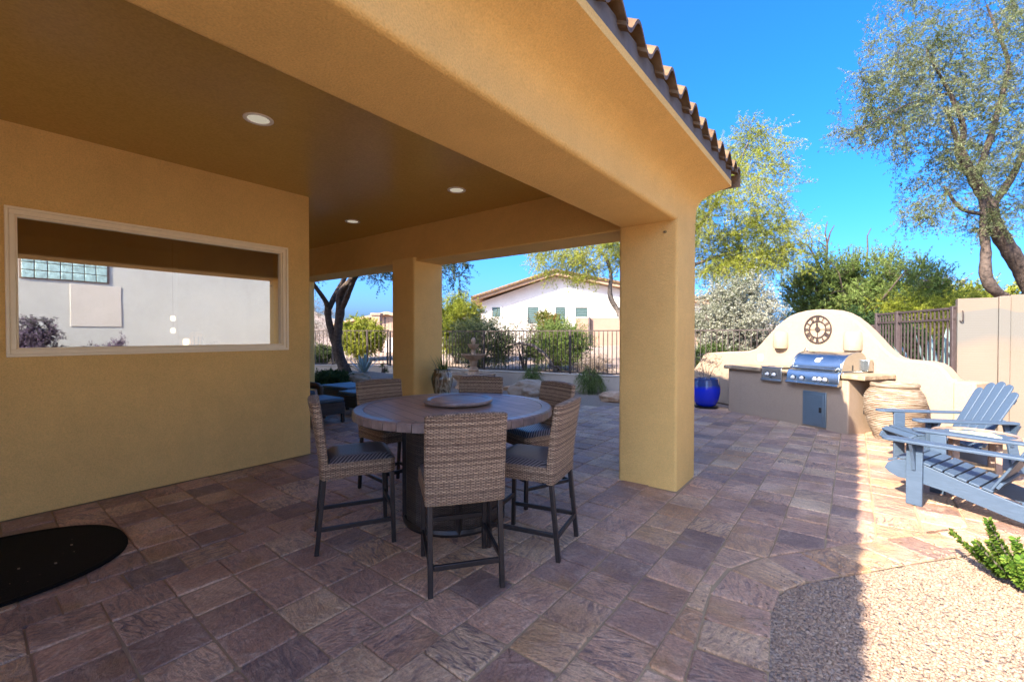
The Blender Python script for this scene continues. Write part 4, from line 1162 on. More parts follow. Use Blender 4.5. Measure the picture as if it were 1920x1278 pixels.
# ------------------------------------------------------------------ leaf / branch tools
def quads_from(c, a, b):
    """diamond leaves: centres c, half axes a, b (n,3)"""
    n = len(c)
    V = np.stack([c - a, c + b, c + a, c - b], 1).reshape(-1, 3)
    F = np.arange(n * 4).reshape(n, 4)
    return V, F
def unit(v): return v / (np.linalg.norm(v, axis=-1, keepdims=True) + 1e-9)
def leaf_cloud(pts, dirs, L, Wd, per, spread, droop=0.0):
    n = len(pts) * per
    c = np.repeat(pts, per, 0) + rng.normal(0, spread, (n, 3))
    d = unit(np.repeat(dirs, per, 0) * 0.6 + rng.normal(0, 0.75, (n, 3)) + np.array([0, 0, -droop]))
    s = unit(np.cross(d, rng.normal(0, 1, (n, 3))))
    k = rng.uniform(0.6, 1.35, (n, 1))
    return quads_from(c, d * L * k / 2, s * Wd * k / 2)
def foliage_tree(name, label, cat, base, limbs, crowns, leaf, mat, bark='bark', twig_r=0.006, twiglets=4, tl=0.35, per=10, group=None, parts=('trunk', 'crown'), droop=0.0, up=0.15, leafiness=1.0, spread=0.013):
    t = thing(name, label, cat, base, group=group)
    B = np.array(base)
    tm = MB(); nodes = []; nrad = []
    for P in limbs:
        P = [(np.array(p[:3], float), p[3]) for p in P]
        # smooth resample
        pts, rad = [], []
        for (a, ra), (b, rb) in zip(P, P[1:]):
            k = max(2, int(np.linalg.norm(b - a) / 0.12))
            for j in range(k):
                f = j / k; pts.append(a + (b - a) * f); rad.append(ra + (rb - ra) * f)
        pts.append(P[-1][0]); rad.append(P[-1][1])
        pts = np.array(pts)
        for _ in range(3): pts[1:-1] = (pts[:-2] + 2 * pts[1:-1] + pts[2:]) / 4
        rad = [r_ * rnd.uniform(0.92, 1.1) for r_ in rad]
        tm.tube([p - B for p in pts], rad, 8)
        nodes += list(pts[1:]); nrad += rad[1:]
    att = []
    for (c, r, n) in crowns:
        d = unit(rng.normal(0, 1, (n, 3))); q = rng.uniform(0, 1, (n, 1)) ** 0.38
        att.append(np.array(c) + d * q * np.array(r))
    att = np.concatenate(att)
    ndA = np.array(nodes)
    near_d = np.array([np.linalg.norm(ndA - a, axis=1).min() for a in att])
    order = np.argsort(near_d)
    lp, ld = [], []
    twm = MB()
    NA = list(nodes); NR = list(nrad)
    arr = np.array(NA)
    for i in order:
        a = att[i]
        dv = a - arr; cost = np.linalg.norm(dv, axis=1) + np.where(dv[:, 2] < 0, 0.5 * np.abs(dv[:, 2]), 0)
        j = int(cost.argmin()); s = arr[j]; L = np.linalg.norm(a - s)
        if L < 0.05: continue
        r0 = min(NR[j] * 0.7, twig_r * (0.8 + 1.1 * L)); k = max(3, min(7, int(L / 0.22)))
        mid = (s + a) / 2 + rng.normal(0, 0.10 * L, 3) + np.array([0, 0, up * L])
        tt = np.linspace(0, 1, k + 1)[:, None]
        pts = (1 - tt) ** 2 * s + 2 * tt * (1 - tt) * mid + tt ** 2 * a
        rad = list(np.linspace(r0, twig_r * 0.45, k + 1))
        twm.tube([p - B for p in pts], rad, 4, cap=False)
        arr = np.vstack([arr, pts[1:]]); NR += rad[1:]
        for p_, d_ in zip(pts[1:], np.diff(pts, axis=0)):
            if rng.uniform() > leafiness: continue
            for _ in range(twiglets):
                dd = unit(unit(d_) * 0.7 + rng.normal(0, 0.7, 3) + np.array([0, 0, -droop]))
                ln = tl * rng.uniform(0.5, 1.2)
                e = p_ + dd * ln + np.array([0, 0, -droop * ln * 0.5])
                if rng.uniform() < 0.8: twm.tube([p_ - B, (p_ + e) / 2 - B + np.array([0, 0, 0.03 * ln]), e - B], [twig_r * .4, twig_r * .3, twig_r * .2], 3, cap=False)
                for f in np.linspace(0.2, 1, 5): lp.append(p_ + (e - p_) * f); ld.append(dd)
    tr = tm.build(parts[0], bark, t, smooth=60)
    if twm.v: twm.build('twigs', bark, t, smooth=60, kind='stuff')
    if lp:
        V, F = leaf_cloud(np.array(lp) - B, np.array(ld), leaf[0], leaf[1], per, spread, droop)
        rr = rng.uniform(0, 1, len(F))
        clump = 0.5 + 0.5 * np.sin(V[::4, 0] * 2.3 + 1.7 * np.sin(V[::4, 2] * 1.9)) * np.cos(V[::4, 1] * 2.1)
        rr = np.clip(rr * 0.65 + clump * 0.4, 0, 1)
        link(parts[1], np_mesh(parts[1], V, F, mat, rr), t)
    return t
def fan_limbs(base, n, h, r, r0=0.025):
    out = []
    b = np.array(base)
    for k in range(n):
        a = 2 * math.pi * k / n + rnd.uniform(-.4, .4); q = rnd.uniform(0.3, 1.0)
        e = b + np.array([r * q * math.cos(a), r * q * math.sin(a), h * rnd.uniform(.55, .95)])
        m = b + (e - b) * 0.5 + np.array([rnd.uniform(-.12, .12) * r, rnd.uniform(-.12, .12) * r, 0.08 * h])
        s_ = b + np.array([0.05 * math.cos(a), 0.05 * math.sin(a), 0])
        out.append([(*s_, r0), (*m, r0 * .7), (*e, r0 * .3)])
    return out
def shrub(name, label, x, y, rx, ry, h, mat, leaf=(0.05, 0.02), n=120, per=8, bark='bark', zb=None, group=None, twiglets=3, tl=0.22, droop=0.0, stems=7, spread=0.02, leafiness=1.0):
    z = float(gh(x, y)) if zb is None else zb
    return foliage_tree(name, label, 'shrub', (x, y, z), fan_limbs((x, y, z), stems, h * .8, min(rx, ry) * .7),
        [((x, y, z + h * .55), (rx, ry, h * .47), n)], leaf, mat, bark, 0.005, twiglets, tl, per, group, ('stems', 'foliage'), droop, 0.1, leafiness, spread)

def blades(name, label, cat, x, y, z, n, L, w, mat, spread=0.7, curve=0.6, parent=None, r0=0.03):
    Vs, Fs, rs = [], [], []
    for k in range(n):
        a = rnd.uniform(0, 6.283); e = rnd.uniform(0.15, 1.0) * spread; ln = L * rnd.uniform(.6, 1.1)
        d = np.array([math.cos(a) * math.sin(e), math.sin(a) * math.sin(e), math.cos(e)]); sd = np.array([-math.sin(a), math.cos(a), 0])
        p = np.array([r0 * math.cos(a), r0 * math.sin(a), 0.0]); seg = 5; o_ = len(Vs); rv_ = rnd.random()
        for s_ in range(seg + 1):
            f = s_ / seg; ww = w * (1 - f ** 2) * (0.6 + 0.4 * min(1, f * 5))
            Vs += [p - sd * ww, p + sd * ww]
            p = p + d * ln / seg; d = unit(d + np.array([math.cos(a), math.sin(a), -1.0]) * curve / seg * f)
        for s_ in range(seg): Fs.append((o_ + 2 * s_, o_ + 2 * s_ + 1, o_ + 2 * s_ + 3, o_ + 2 * s_ + 2)); rs.append(rv_)
    me = np_mesh('blades', np.array(Vs), np.array(Fs), mat, rs)
    if parent is not None:
        o = link(name, me, parent); o.location = (x, y, z); return o
    t = thing(name, label, cat, (x, y, z)); link('leaves', me, t); return t

blades('grass', None, None, 0.03, 0, 0.44, 70, 0.30, 0.005, 'leaf_creosote', 1.2, 0.9, up)
blades('dry_grass', None, None, -0.04, 0, 0.44, 34, 0.30, 0.003, 'leaf_grey', 1.3, 0.4, up)

# dry flower stems in the blue pot
foliage_tree('dry_plant', 'dry twiggy plant with pale leaves growing in the blue pot', 'plant', (-2.36, 9.50, 0.52),
    fan_limbs((-2.36, 9.50, 0.52), 9, 0.45, 0.28, 0.006), [((-2.36, 9.58, 0.84), (0.30, 0.30, 0.24), 34)], (0.028, 0.011), 'leaf_grey', 'bark_grey', 0.003, 2, 0.1, 1, None, ('stems', 'leaves'))

# ------------------------------------------------------------------ fountain
fx, fy = -8.24, 9.10
fo = thing('fountain', 'three tier cast stone fountain with round lower basin behind the table', 'fountain', (fx, fy, -0.03))
MB().lathe([(0.46, 0.0), (0.50, 0.02), (0.50, 0.08), (0.46, 0.10), (0.45, 0.24), (0.49, 0.27), (0.56, 0.33), (0.60, 0.39), (0.605, 0.43), (0.585, 0.44), (0.555, 0.42), (0.50, 0.33), (0.30, 0.28), (0.0001, 0.28)], 56).build('basin', 'fountain', fo, smooth=50)
MB().lathe([(0.0001, 0.385), (0.545, 0.385)], 48, cap=False).build('water', 'water', fo)
MB().lathe([(0.16, 0.28), (0.16, 0.44), (0.12, 0.48), (0.15, 0.52), (0.13, 0.56), (0.08, 0.62), (0.10, 0.70), (0.12, 0.78), (0.10, 0.80)], 32).build('lower_stem', 'fountain', fo, smooth=50)
bw = MB(); n = 48
def fluted(prof, c=0.06, lobes=16, k=48):
    m = MB(); vs = []
    for r_, z in prof:
        for i in range(k):
            a = 2 * math.pi * i / k; q = r_ * (1 + c * math.cos(lobes * a) * (0.4 < (r_ / prof[-1][0]) < 0.95))
            vs.append((q * math.cos(a), q * math.sin(a), z))
    return m.add(vs, [(i * k + j, i * k + (j + 1) % k, (i + 1) * k + (j + 1) % k, (i + 1) * k + j) for i in range(len(prof) - 1) for j in range(k)])
fluted([(0.10, 0.79), (0.17, 0.81), (0.24, 0.85), (0.29, 0.90), (0.30, 0.92), (0.335, 0.935), (0.335, 0.96), (0.31, 0.96), (0.28, 0.91), (0.335, 0.955)][:8]).build('middle_bowl', 'fountain', fo, smooth=50)
MB().lathe([(0.0001, 0.945), (0.312, 0.945)], 36, cap=False).build('water', 'water', fo)
MB().lathe([(0.07, 0.90), (0.075, 0.96), (0.055, 1.0), (0.06, 1.05), (0.05, 1.09)], 24).build('upper_stem', 'fountain', fo, smooth=50)
fluted([(0.05, 1.08), (0.09, 1.10), (0.13, 1.15), (0.145, 1.19), (0.165, 1.205), (0.165, 1.225), (0.15, 1.225)], 0.06, 12).build('upper_bowl', 'fountain', fo, smooth=50)
MB().lathe([(0.0001, 1.215), (0.152, 1.215)], 28, cap=False).build('water', 'water', fo)
MB().lathe([(0.04, 1.20), (0.045, 1.25), (0.065, 1.28), (0.068, 1.32), (0.045, 1.37), (0.02, 1.40), (0.0001, 1.41)], 24).build('finial', 'fountain', fo, smooth=50)

# ------------------------------------------------------------------ rocks
def rock(name, label, x, y, zc, sx, sy, sz, seed, mat='rock', rz=0.0, power=1.0):
    import bmesh
    bm = bmesh.new(); bmesh.ops.create_icosphere(bm, subdivisions=4, radius=1.0)
    from mathutils import noise
    o3 = Vector((seed * 3.1, seed * 1.7, seed * 0.9))
    for v_ in bm.verts:
        d = v_.co.normalized()
        f = 1 + 0.28 * noise.noise(d * 1.3 + o3) + 0.12 * noise.noise(d * 3.5 + o3) + 0.05 * noise.noise(d * 9 + o3)
        q = Vector([math.copysign(abs(c) ** power, c) for c in d])
        v_.co = Vector((q.x * f * sx, q.y * f * sy, q.z * f * sz))
    me = bpy.data.meshes.new(name); bm.to_mesh(me); bm.free(); me.materials.append(M[mat]); me.shade_smooth()
    o = link(name, me, None, label=label, cat='rock'); o.location = (x, y, zc); o.rotation_euler = (0, 0, rz); return o
rock('boulder', 'long brown sandstone boulder on the gravel behind the table', -6.35, 9.12, 0.10, 0.50, 0.30, 0.24, 1, 'rock', R(35), 0.8)
rock('boulder', 'small brown boulder resting against the long boulder', -6.22, 8.90, 0.05, 0.22, 0.18, 0.15, 2, 'rock', R(10))
rock('flat_rock', 'flat grey slab rock on the gravel beside the column', -4.05, 9.55, 0.05, 0.55, 0.38, 0.13, 3, 'fountain', R(15), 0.7)
rock('boulder', 'tan boulder beside the low green shrub under the leaning tree', -10.30, 6.90, 0.22, 0.38, 0.30, 0.24, 4, 'flagstone', R(40), 0.85)
rock('flat_rock', 'low pale rock behind the fountain', -7.2, 9.5, 0.0, 0.30, 0.2, 0.10, 5, 'fountain', R(0), 0.8)

# ------------------------------------------------------------------ garden walls and iron fences
FA, FB, FC, FD = (0.33, 11.75), (-1.2, 11.25), (-12.4, 9.5), (-17.5, 6.2)
def low_wall(a, b, label, h=0.40, thick=0.2, mat='stucco_low', name='garden_wall', zb=-0.2):
    a, b = np.array(a), np.array(b); L = np.linalg.norm(b - a)
    t = thing(name, label, 'wall', (a[0], a[1], 0), math.atan2(b[1] - a[1], b[0] - a[0]))
    MB().box(0, L, -thick / 2, thick / 2, zb, h - 0.03).build('wall_body', mat, t)
    MB().box(-0.005, L + 0.005, -thick / 2 - 0.012, thick / 2 + 0.012, h - 0.029, h + 0.012).build('cap', mat, t, bevel=0.012)
    return t
def iron_fence(a, b, label, z0, z1, pitch, postat, name='iron_fence', mat='iron', bar=0.016, rail=0.03, top2=None, cat='fence', top_ext=0.0, posts_w=0.055):
    a, b = np.array(a), np.array(b); L = float(np.linalg.norm(b - a))
    t = thing(name, label, cat, (a[0], a[1], 0), math.atan2(b[1] - a[1], b[0] - a[0]))
    MB().bar((0, 0, z1), (L, 0, z1), rail, rail).build('rail', mat, t)
    MB().bar((0, 0, z0 + 0.05), (L, 0, z0 + 0.05), rail, rail).build('rail', mat, t)
    if top2: MB().bar((0, 0, top2), (L, 0, top2), rail, rail).build('rail', mat, t)
    p0 = MB().box(-bar / 2, bar / 2, -bar / 2, bar / 2, z0 + 0.066, z1 - 0.016).build('picket', mat, t, smooth=0)
    n = int(L / pitch)
    first = True
    for k in range(n):
        x = (k + 0.5) * L / n
        if min(abs(x - q) for q in postat) < pitch * 0.45: continue
        o = p0 if first else p0.copy()
        if not first: col.objects.link(o); o.parent = t
        first = False; o.location = (x, 0, 0)
    for q in postat:
        w = posts_w / 2
        MB().box(q - w, q + w, -w, w, z0 - 0.05, z1 + 0.03).build('post', mat, t, bevel=0.004)
    return t
def Ln(a, b): return float(np.hypot(b[0] - a[0], b[1] - a[1]))
low_wall(FB, FC, 'long low stucco garden wall under the iron fence behind the fountain')
low_wall(FC, FD, 'low stucco garden wall under the iron fence behind the leaning tree', 0.42)
L1 = Ln(FB, FC)
iron_fence(FB, FC, 'dark iron picket fence behind the fountain on the low wall', 0.40, 1.55, 0.115, [0.05, 2.3, 4.9, 7.6, 10.2, L1 - 0.05])
L2 = Ln(FC, FD)
iron_fence(FC, FD, 'dark iron picket fence behind the leaning tree at far left', 0.42, 1.58, 0.135, [0.05, 0.75, 1.95, 3.3, 4.6, L2 - 0.05])
iron_fence(FA, FB, 'dark iron picket fence behind the barbecue wall', 0.0, 1.62, 0.125, [0.04, Ln(FA, FB) - 0.04])
GA, GB = (0.34, 11.70), (1.20, 9.48)
iron_fence(GA, GB, 'brown iron gate with double top rail beside the boundary wall', 0.05, 1.85, 0.105, [0.035, 0.80, Ln(GA, GB) - 0.03], 'iron_gate', 'gate_iron', 0.019, 0.034, 1.68, 'gate', posts_w=0.06)

# boundary wall at right
bw_ = thing('boundary_wall', 'tan stucco boundary wall with grey band at the right edge', 'wall', (1.22, 9.40, 0))
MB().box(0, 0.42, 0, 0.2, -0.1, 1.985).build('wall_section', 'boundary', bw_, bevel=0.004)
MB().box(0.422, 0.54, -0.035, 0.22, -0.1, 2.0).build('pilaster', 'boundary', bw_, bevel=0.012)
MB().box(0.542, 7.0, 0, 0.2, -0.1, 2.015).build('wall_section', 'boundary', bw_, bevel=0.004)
MB().tube([(0.05, -0.01, 1.80), (0.05, -0.05, 1.78), (0.05, -0.05, 1.66), (0.04, -0.035, 1.64), (0.02, -0.02, 1.66)], 0.008, 7).build('hook', 'iron', bw_)

# agave behind the gate
def agave(label, x, y, z, n, L, w, spread=1.0):
    t = thing('agave', label, 'plant', (x, y, z))
    for k in range(n):
        a = k * 2.399; e = (0.12 + 0.88 * k / n) * spread; ln = L * rnd.uniform(.85, 1.1)
        m = MB(); d = Vector((math.cos(a) * math.sin(e), math.sin(a) * math.sin(e), math.cos(e))); sd = Vector((-math.sin(a), math.cos(a), 0)); nn = d.cross(sd)
        vs = []; seg = 6; p = Vector((0.03 * math.cos(a), 0.03 * math.sin(a), 0))
        for s_ in range(seg + 1):
            f = s_ / seg; ww = w * (0.6 + 1.4 * f) * (1 - f ** 3) if f < 1 else 0.001
            c = p + d * ln * f - Vector((0, 0, 0.06 * f * f * ln))
            vs += [c - sd * ww, c - nn * ww * .35, c + sd * ww, c + nn * ww * .1]
        fs = [(4 * s_ + i, 4 * s_ + (i + 1) % 4, 4 * s_ + 4 + (i + 1) % 4, 4 * s_ + 4 + i) for s_ in range(seg) for i in range(4)]
        m.add(vs, fs).build('leaf', 'leaf_agave_solid', t, smooth=60)
    return t
M['leaf_agave_solid'] = plain('agave_skin', (0.22, 0.32, 0.31), 0.5, 0, 0.2, 6)
agave('tall blue grey agave behind the iron gate', 1.22, 10.75, 0.0, 13, 1.65, 0.06, 0.55)
agave('blue grey agave at the foot of the leaning tree', -11.55, 7.95, 0.30, 16, 0.62, 0.035, 1.0)

# ------------------------------------------------------------------ Adirondack chairs
def adirondack():
    t = thing('adirondack_chair', 'x', 'chair')
    # local: x forward, y left, front legs at x = 0
    rail = [(-1.02, 0.0), (-0.90, 0.0), (-0.55, 0.075), (-0.20, 0.165), (0.02, 0.20), (0.12, 0.205), (0.185, 0.235), (0.215, 0.265), (0.195, 0.315), (0.14, 0.355), (0.06, 0.372), (-0.05, 0.352), (-0.30, 0.275), (-0.55, 0.205), (-0.75, 0.155), (-1.02, 0.075)]
    for s_ in (-1, 1):
        y = s_ * 0.245
        MB().prism(rail, y - 0.013, y + 0.013, 'y').build('side_rail', 'blue_paint', t, smooth=0, bevel=0.004)
        yl = s_ * 0.273
        MB().box(-0.055, 0.055, yl - 0.0135, yl + 0.0135, 0.0, 0.535).build('front_leg', 'blue_paint', t, bevel=0.004)
        MB().prism([(-0.79, 0.10), (-0.70, 0.10), (-0.62, 0.535), (-0.70, 0.535)], yl - 0.0135, yl + 0.0135, 'y').build('rear_post', 'blue_paint', t, smooth=0, bevel=0.004)
        # arm with a rounded, wider front
        A = []
        yc = s_ * 0.33
        for k in range(9):
            a = -math.pi / 2 + math.pi * k / 8
            A.append((0.145 + 0.06 * math.cos(a), 0.075 * math.sin(a)))
        A += [(-0.10, 0.07), (-0.45, 0.05), (-0.70, 0.042), (-0.72, 0.0), (-0.70, -0.045), (-0.45, -0.06), (-0.10, -0.073)]
        MB().prism([(x, yc + y_ * 1.0) for x, y_ in A], 0.537, 0.561).build('arm', 'blue_paint', t, smooth=30, bevel=0.006)
        br = [(0.057, 0.534), (0.125, 0.534), (0.118, 0.50), (0.085, 0.44), (0.062, 0.36), (0.057, 0.30)]
        MB().box(-0.035, 0.035, s_ * 0.288, s_ * 0.288 + s_ * 0.001, 0.3, 0.3001) if False else None
        ys = sorted((s_ * 0.288, s_ * 0.345))
        P = [(ys[0] if s_ > 0 else ys[1], 0.30), (s_ * 0.30, 0.30), (s_ * 0.315, 0.38), (s_ * 0.345, 0.46), (s_ * 0.39, 0.534), (s_ * 0.288, 0.534)]
        MB().prism(P if s_ > 0 else P[::-1], -0.012, 0.012, 'x').build('arm_bracket', 'blue_paint', t, smooth=0, bevel=0.003)
        MB().prism(P if s_ > 0 else P[::-1], -0.70, -0.676, 'x').build('arm_bracket', 'blue_paint', t, smooth=0, bevel=0.003)
    # seat slats following the rail
    top = [(0.20, 0.318), (0.14, 0.358), (0.06, 0.375), (-0.05, 0.355), (-0.30, 0.278), (-0.55, 0.208)]
    tx = np.array([p[0] for p in top])[::-1]; tz = np.array([p[1] for p in top])[::-1]
    x = 0.185
    for k in range(9):
        xa, xb = x, x - 0.062
        za, zb = np.interp(xa, tx, tz), np.interp(xb, tx, tz)
        d = Vector((xb - xa, 0, zb - za)).normalized(); nn = Vector((-d.z, 0, d.x)); nn = nn if nn.z > 0 else -nn
        p, q = Vector((xa, 0, za)) + nn * 0.011, Vector((xb, 0, zb)) + nn * 0.011
        MB().bar(p, q, 0.515, 0.018, nn).build('seat_slat', 'blue_paint', t, bevel=0.004)
        x -= 0.073
    # back slats, fanned with rounded tops
    lean = R(28); bx0, bz0 = -0.44, 0.235
    ang = [-2.2, -1.1, 0, 1.1, 2.2]; lens = [0.70, 0.775, 0.80, 0.775, 0.70]
    for k in range(5):
        y0 = (k - 2) * 0.098; w0, w1 = 0.046, 0.053; Lk = lens[k]; s = math.tan(R(ang[k]))
        prof = [(y0 - w0, -0.06), (y0 + w0, -0.06)]
        tipc = Lk - w1
        for j in range(9):
            a = math.pi * j / 8
            prof.append((y0 + s * tipc + w1 * math.cos(a), tipc + w1 * math.sin(a)))
        def T(p, off):
            return (bx0 - math.sin(lean) * p[1] + math.cos(lean) * off, p[0], bz0 + math.cos(lean) * p[1] + math.sin(lean) * off)
        n = len(prof); vs = [T(p, -0.009) for p in prof] + [T(p, 0.009) for p in prof]
        MB().add(vs, [tuple(range(n)), tuple(range(n, 2 * n))[::-1]] + [(i, (i + 1) % n, n + (i + 1) % n, n + i) for i in range(n)]).build('back_slat', 'blue_paint', t, smooth=30, bevel=0.004)
    for h_, w in ((0.08, 0.49), (0.36, 0.56), (0.60, 0.50)):
        c = Vector((bx0 - math.sin(lean) * h_ - math.cos(lean) * 0.021, 0, bz0 + math.cos(lean) * h_ - math.sin(lean) * 0.021))
        MB().bar(c + Vector((0, -w / 2, 0)), c + Vector((0, w / 2, 0)), 0.055, 0.022, Vector((math.cos(lean), 0, math.sin(lean)))).build('back_brace', 'blue_paint', t, bevel=0.003)
    # foot board joining the rails at the back
    MB().bar((-0.62, -0.23, 0.17), (-0.62, 0.23, 0.17), 0.02, 0.07).build('cross_rail', 'blue_paint', t, bevel=0.003)
    return t
ad = adirondack()
def place_ad(o, armfront_mid, facing, label):
    f = Vector((*facing, 0)).normalized(); p = Vector((*armfront_mid, 0)) - f * 0.205
    o.location = p; o.rotation_euler = (0, 0, math.atan2(f.y, f.x))
    tag(o, label, 'chair', 'blue Adirondack chairs in the sun')
place_ad(ad, (0.325, 5.45), (-0.93, 0.37), 'nearer slate blue Adirondack chair on the sunlit pavers, cut by the frame')
ad2 = copy_tree(ad)
place_ad(ad2, (0.355, 6.63), (-0.90, -0.43), 'farther slate blue Adirondack chair beside the ribbed clay urn')

# side table
st = thing('side_table', 'small round slatted side table between the blue chairs', 'side table', (0.93, 6.19, 0))
MB().lathe([(0.285, 0.455), (0.31, 0.46), (0.315, 0.485), (0.30, 0.50), (0.285, 0.492), (0.285, 0.455)], 48, cap=False).build('rim', 'rim_tile', st)
for k in range(9):
    y = -0.256 + k * 0.064; hw = math.sqrt(max(0.0, 0.284 ** 2 - max(abs(y) + 0.024, 0) ** 2)) if abs(y) + .024 < .284 else 0.08
    MB().box(-hw, hw, y - 0.028, y + 0.028, 0.462, 0.482).build('top_slat', 'blue_paint', st, bevel=0.003)
for k in range(4):
    a = math.pi / 4 + k * math.pi / 2
    MB().box(0.2 * math.cos(a) - 0.022, 0.2 * math.cos(a) + 0.022, 0.2 * math.sin(a) - 0.022, 0.2 * math.sin(a) + 0.022, 0, 0.461).build('leg', 'rim_tile', st, bevel=0.003)
MB().lathe([(0.0001, 0.10), (0.225, 0.10), (0.235, 0.115), (0.235, 0.15), (0.22, 0.158), (0.0001, 0.158)], 40, cap=False).build('shelf', 'flagstone', st)
def mag_mat():
    t = NT('magazine_cover')
    p = t.obj()
    n = t.noise(p, 14, 3)
    c = t.ramp(n, [(0.35, (0.60, 0.55, 0.30)), (0.5, (0.30, 0.42, 0.14)), (0.6, (0.62, 0.62, 0.55)), (0.75, (0.42, 0.30, 0.14))])
    return t.set(c, 0.3)
M['magazine'] = mag_mat()
mg = thing('magazine', 'green and yellow magazine lying on the round side table', 'magazine', (0.93, 6.17, 0.4835), R(10))
MB().box(-0.15, 0.15, -0.11, 0.11, 0, 0.010).build('pages', 'white_trim', mg)
MB().box(-0.152, 0.152, -0.112, 0.112, 0.0105, 0.013).build('cover', 'magazine', mg)

# ------------------------------------------------------------------ plants near
# spurge at the right edge of the gravel
sp = thing('spurge_plant', 'bright green spurge with fleshy leaf spikes growing in the gravel', 'plant', (0.84, 3.80, -0.02))
for k in range(24):
    a = rnd.uniform(0, 6.283); e = rnd.uniform(.55, 1.35); L = rnd.uniform(0.18, 0.36)
    d = np.array([math.cos(a) * math.sin(e), math.sin(a) * math.sin(e), math.cos(e)]); b0 = np.array([0.03 * math.cos(a), 0.03 * math.sin(a), 0.02])
    q = [b0 + d * L * f + np.array([0, 0, 0.10 * f * f]) for f in np.linspace(0, 1, 6)]
    stm = MB().tube(q, [0.008, 0.008, 0.007, 0.006, 0.005, 0.003], 6).build('stem', 'bark_grey', sp)
    n = 210; f = rng.uniform(0.28, 1.0, n) ** 0.8
    c = b0 + np.outer(f * L, d) + np.stack([0 * f, 0 * f, 0.10 * f * f], 1)
    o3 = unit(np.cross(d, rng.normal(0, 1, (n, 3)))); dd = unit(o3 + d * rng.uniform(.3, .9, (n, 1)))
    ll = 0.042 * (1.15 - 0.45 * f)[:, None]
    sd = unit(np.cross(dd, d + 0.01)) * 0.0085
    Vq, Fq = quads_from(c + dd * ll * .55, dd * ll / 2, sd)
    link('leaves', np_mesh('leaves', Vq, Fq, 'leaf_bright', rng.uniform(0, 1, n)), stm)

foliage_tree('weeping_shrub', 'feathery weeping green plant in front of the low wall', 'shrub', (-5.28, 10.20, -0.03),
    fan_limbs((-5.28, 10.20, -0.03), 5, 0.75, 0.18, 0.012), [((-5.28, 10.2, 0.46), (0.30, 0.30, 0.24), 40)], (0.12, 0.005), 'leaf_creosote', 'bark', 0.003, 3, 0.36, 3, None, ('stems', 'foliage'), 1.3, 0.25)
foliage_tree('weeping_shrub', 'small thin weeping plant near the long boulder', 'shrub', (-6.95, 10.0, -0.03),
    fan_limbs((-6.95, 10.0, -0.03), 4, 0.7, 0.10, 0.010), [((-6.95, 10.0, 0.52), (0.16, 0.16, 0.26), 24)], (0.11, 0.005), 'leaf_creosote', 'bark', 0.003, 3, 0.28, 3, None, ('stems', 'foliage'), 1.3, 0.25)
shrub('ground_cover_shrub', 'low dark green shrub under the leaning tree', -10.62, 6.40, 0.62, 0.42, 0.36, 'leaf_dark', (0.05, 0.022), 150, 8, tl=0.14)
shrub('grass_tuft', 'small sprout against the sunlit low wall', -11.9, 8.9, 0.10, 0.10, 0.3, 'leaf_green', (0.05, 0.01), 14, 5, tl=0.1)

# ------------------------------------------------------------------ trees
T1r = 0.17
foliage_tree('mesquite_tree', 'leaning dark trunked mesquite beyond the left patio opening', 'tree', (-11.66, 7.46, 0.20),
    [[(-11.62, 7.48, 0.15, 0.197), (-11.68, 7.45, 0.35, 0.164), (-11.79, 7.36, 0.63, 0.156), (-11.91, 7.27, 1.1, 0.148), (-11.88, 7.30, 1.37, 0.127), (-11.85, 7.32, 1.87, 0.123), (-11.79, 7.37, 2.17, 0.123), (-11.86, 7.31, 2.56, 0.107), (-11.63, 7.36, 2.78, 0.102), (-11.18, 7.32, 2.97, 0.090), (-10.83, 7.34, 3.4, 0.074), (-10.4, 7.5, 4.0, 0.041)],
     [(-11.91, 7.27, 1.1, 0.115), (-12.06, 7.16, 1.71, 0.102), (-12.12, 7.12, 2.1, 0.098), (-12.07, 7.15, 2.25, 0.082), (-12.02, 6.93, 2.54, 0.061), (-11.89, 6.66, 2.73, 0.053), (-11.9, 6.4, 3.15, 0.041), (-12.1, 6.0, 3.8, 0.025)],
     [(-12.07, 7.15, 2.2, 0.082), (-12.05, 7.29, 2.49, 0.078), (-12.16, 7.46, 2.74, 0.074), (-12.08, 7.64, 3.06, 0.066), (-12.04, 7.8, 3.5, 0.057), (-12.3, 8.0, 4.2, 0.033)],
     [(-11.79, 7.37, 2.17, 0.082), (-11.46, 7.36, 2.54, 0.078), (-11.16, 7.34, 2.95, 0.070), (-10.9, 7.6, 3.5, 0.049)]],
    [((-11.6, 7.3, 4.6), (2.7, 2.3, 1.2), 190), ((-10.0, 7.6, 3.5), (0.9, 0.9, 0.75), 55), ((-8.4, 8.2, 3.25), (0.9, 0.8, 0.75), 45), ((-12.6, 6.6, 3.5), (0.8, 0.8, 0.6), 20)],
    (0.055, 0.012), 'leaf_olive', 'bark', 0.006, 3, 0.32, 6, droop=0.35)

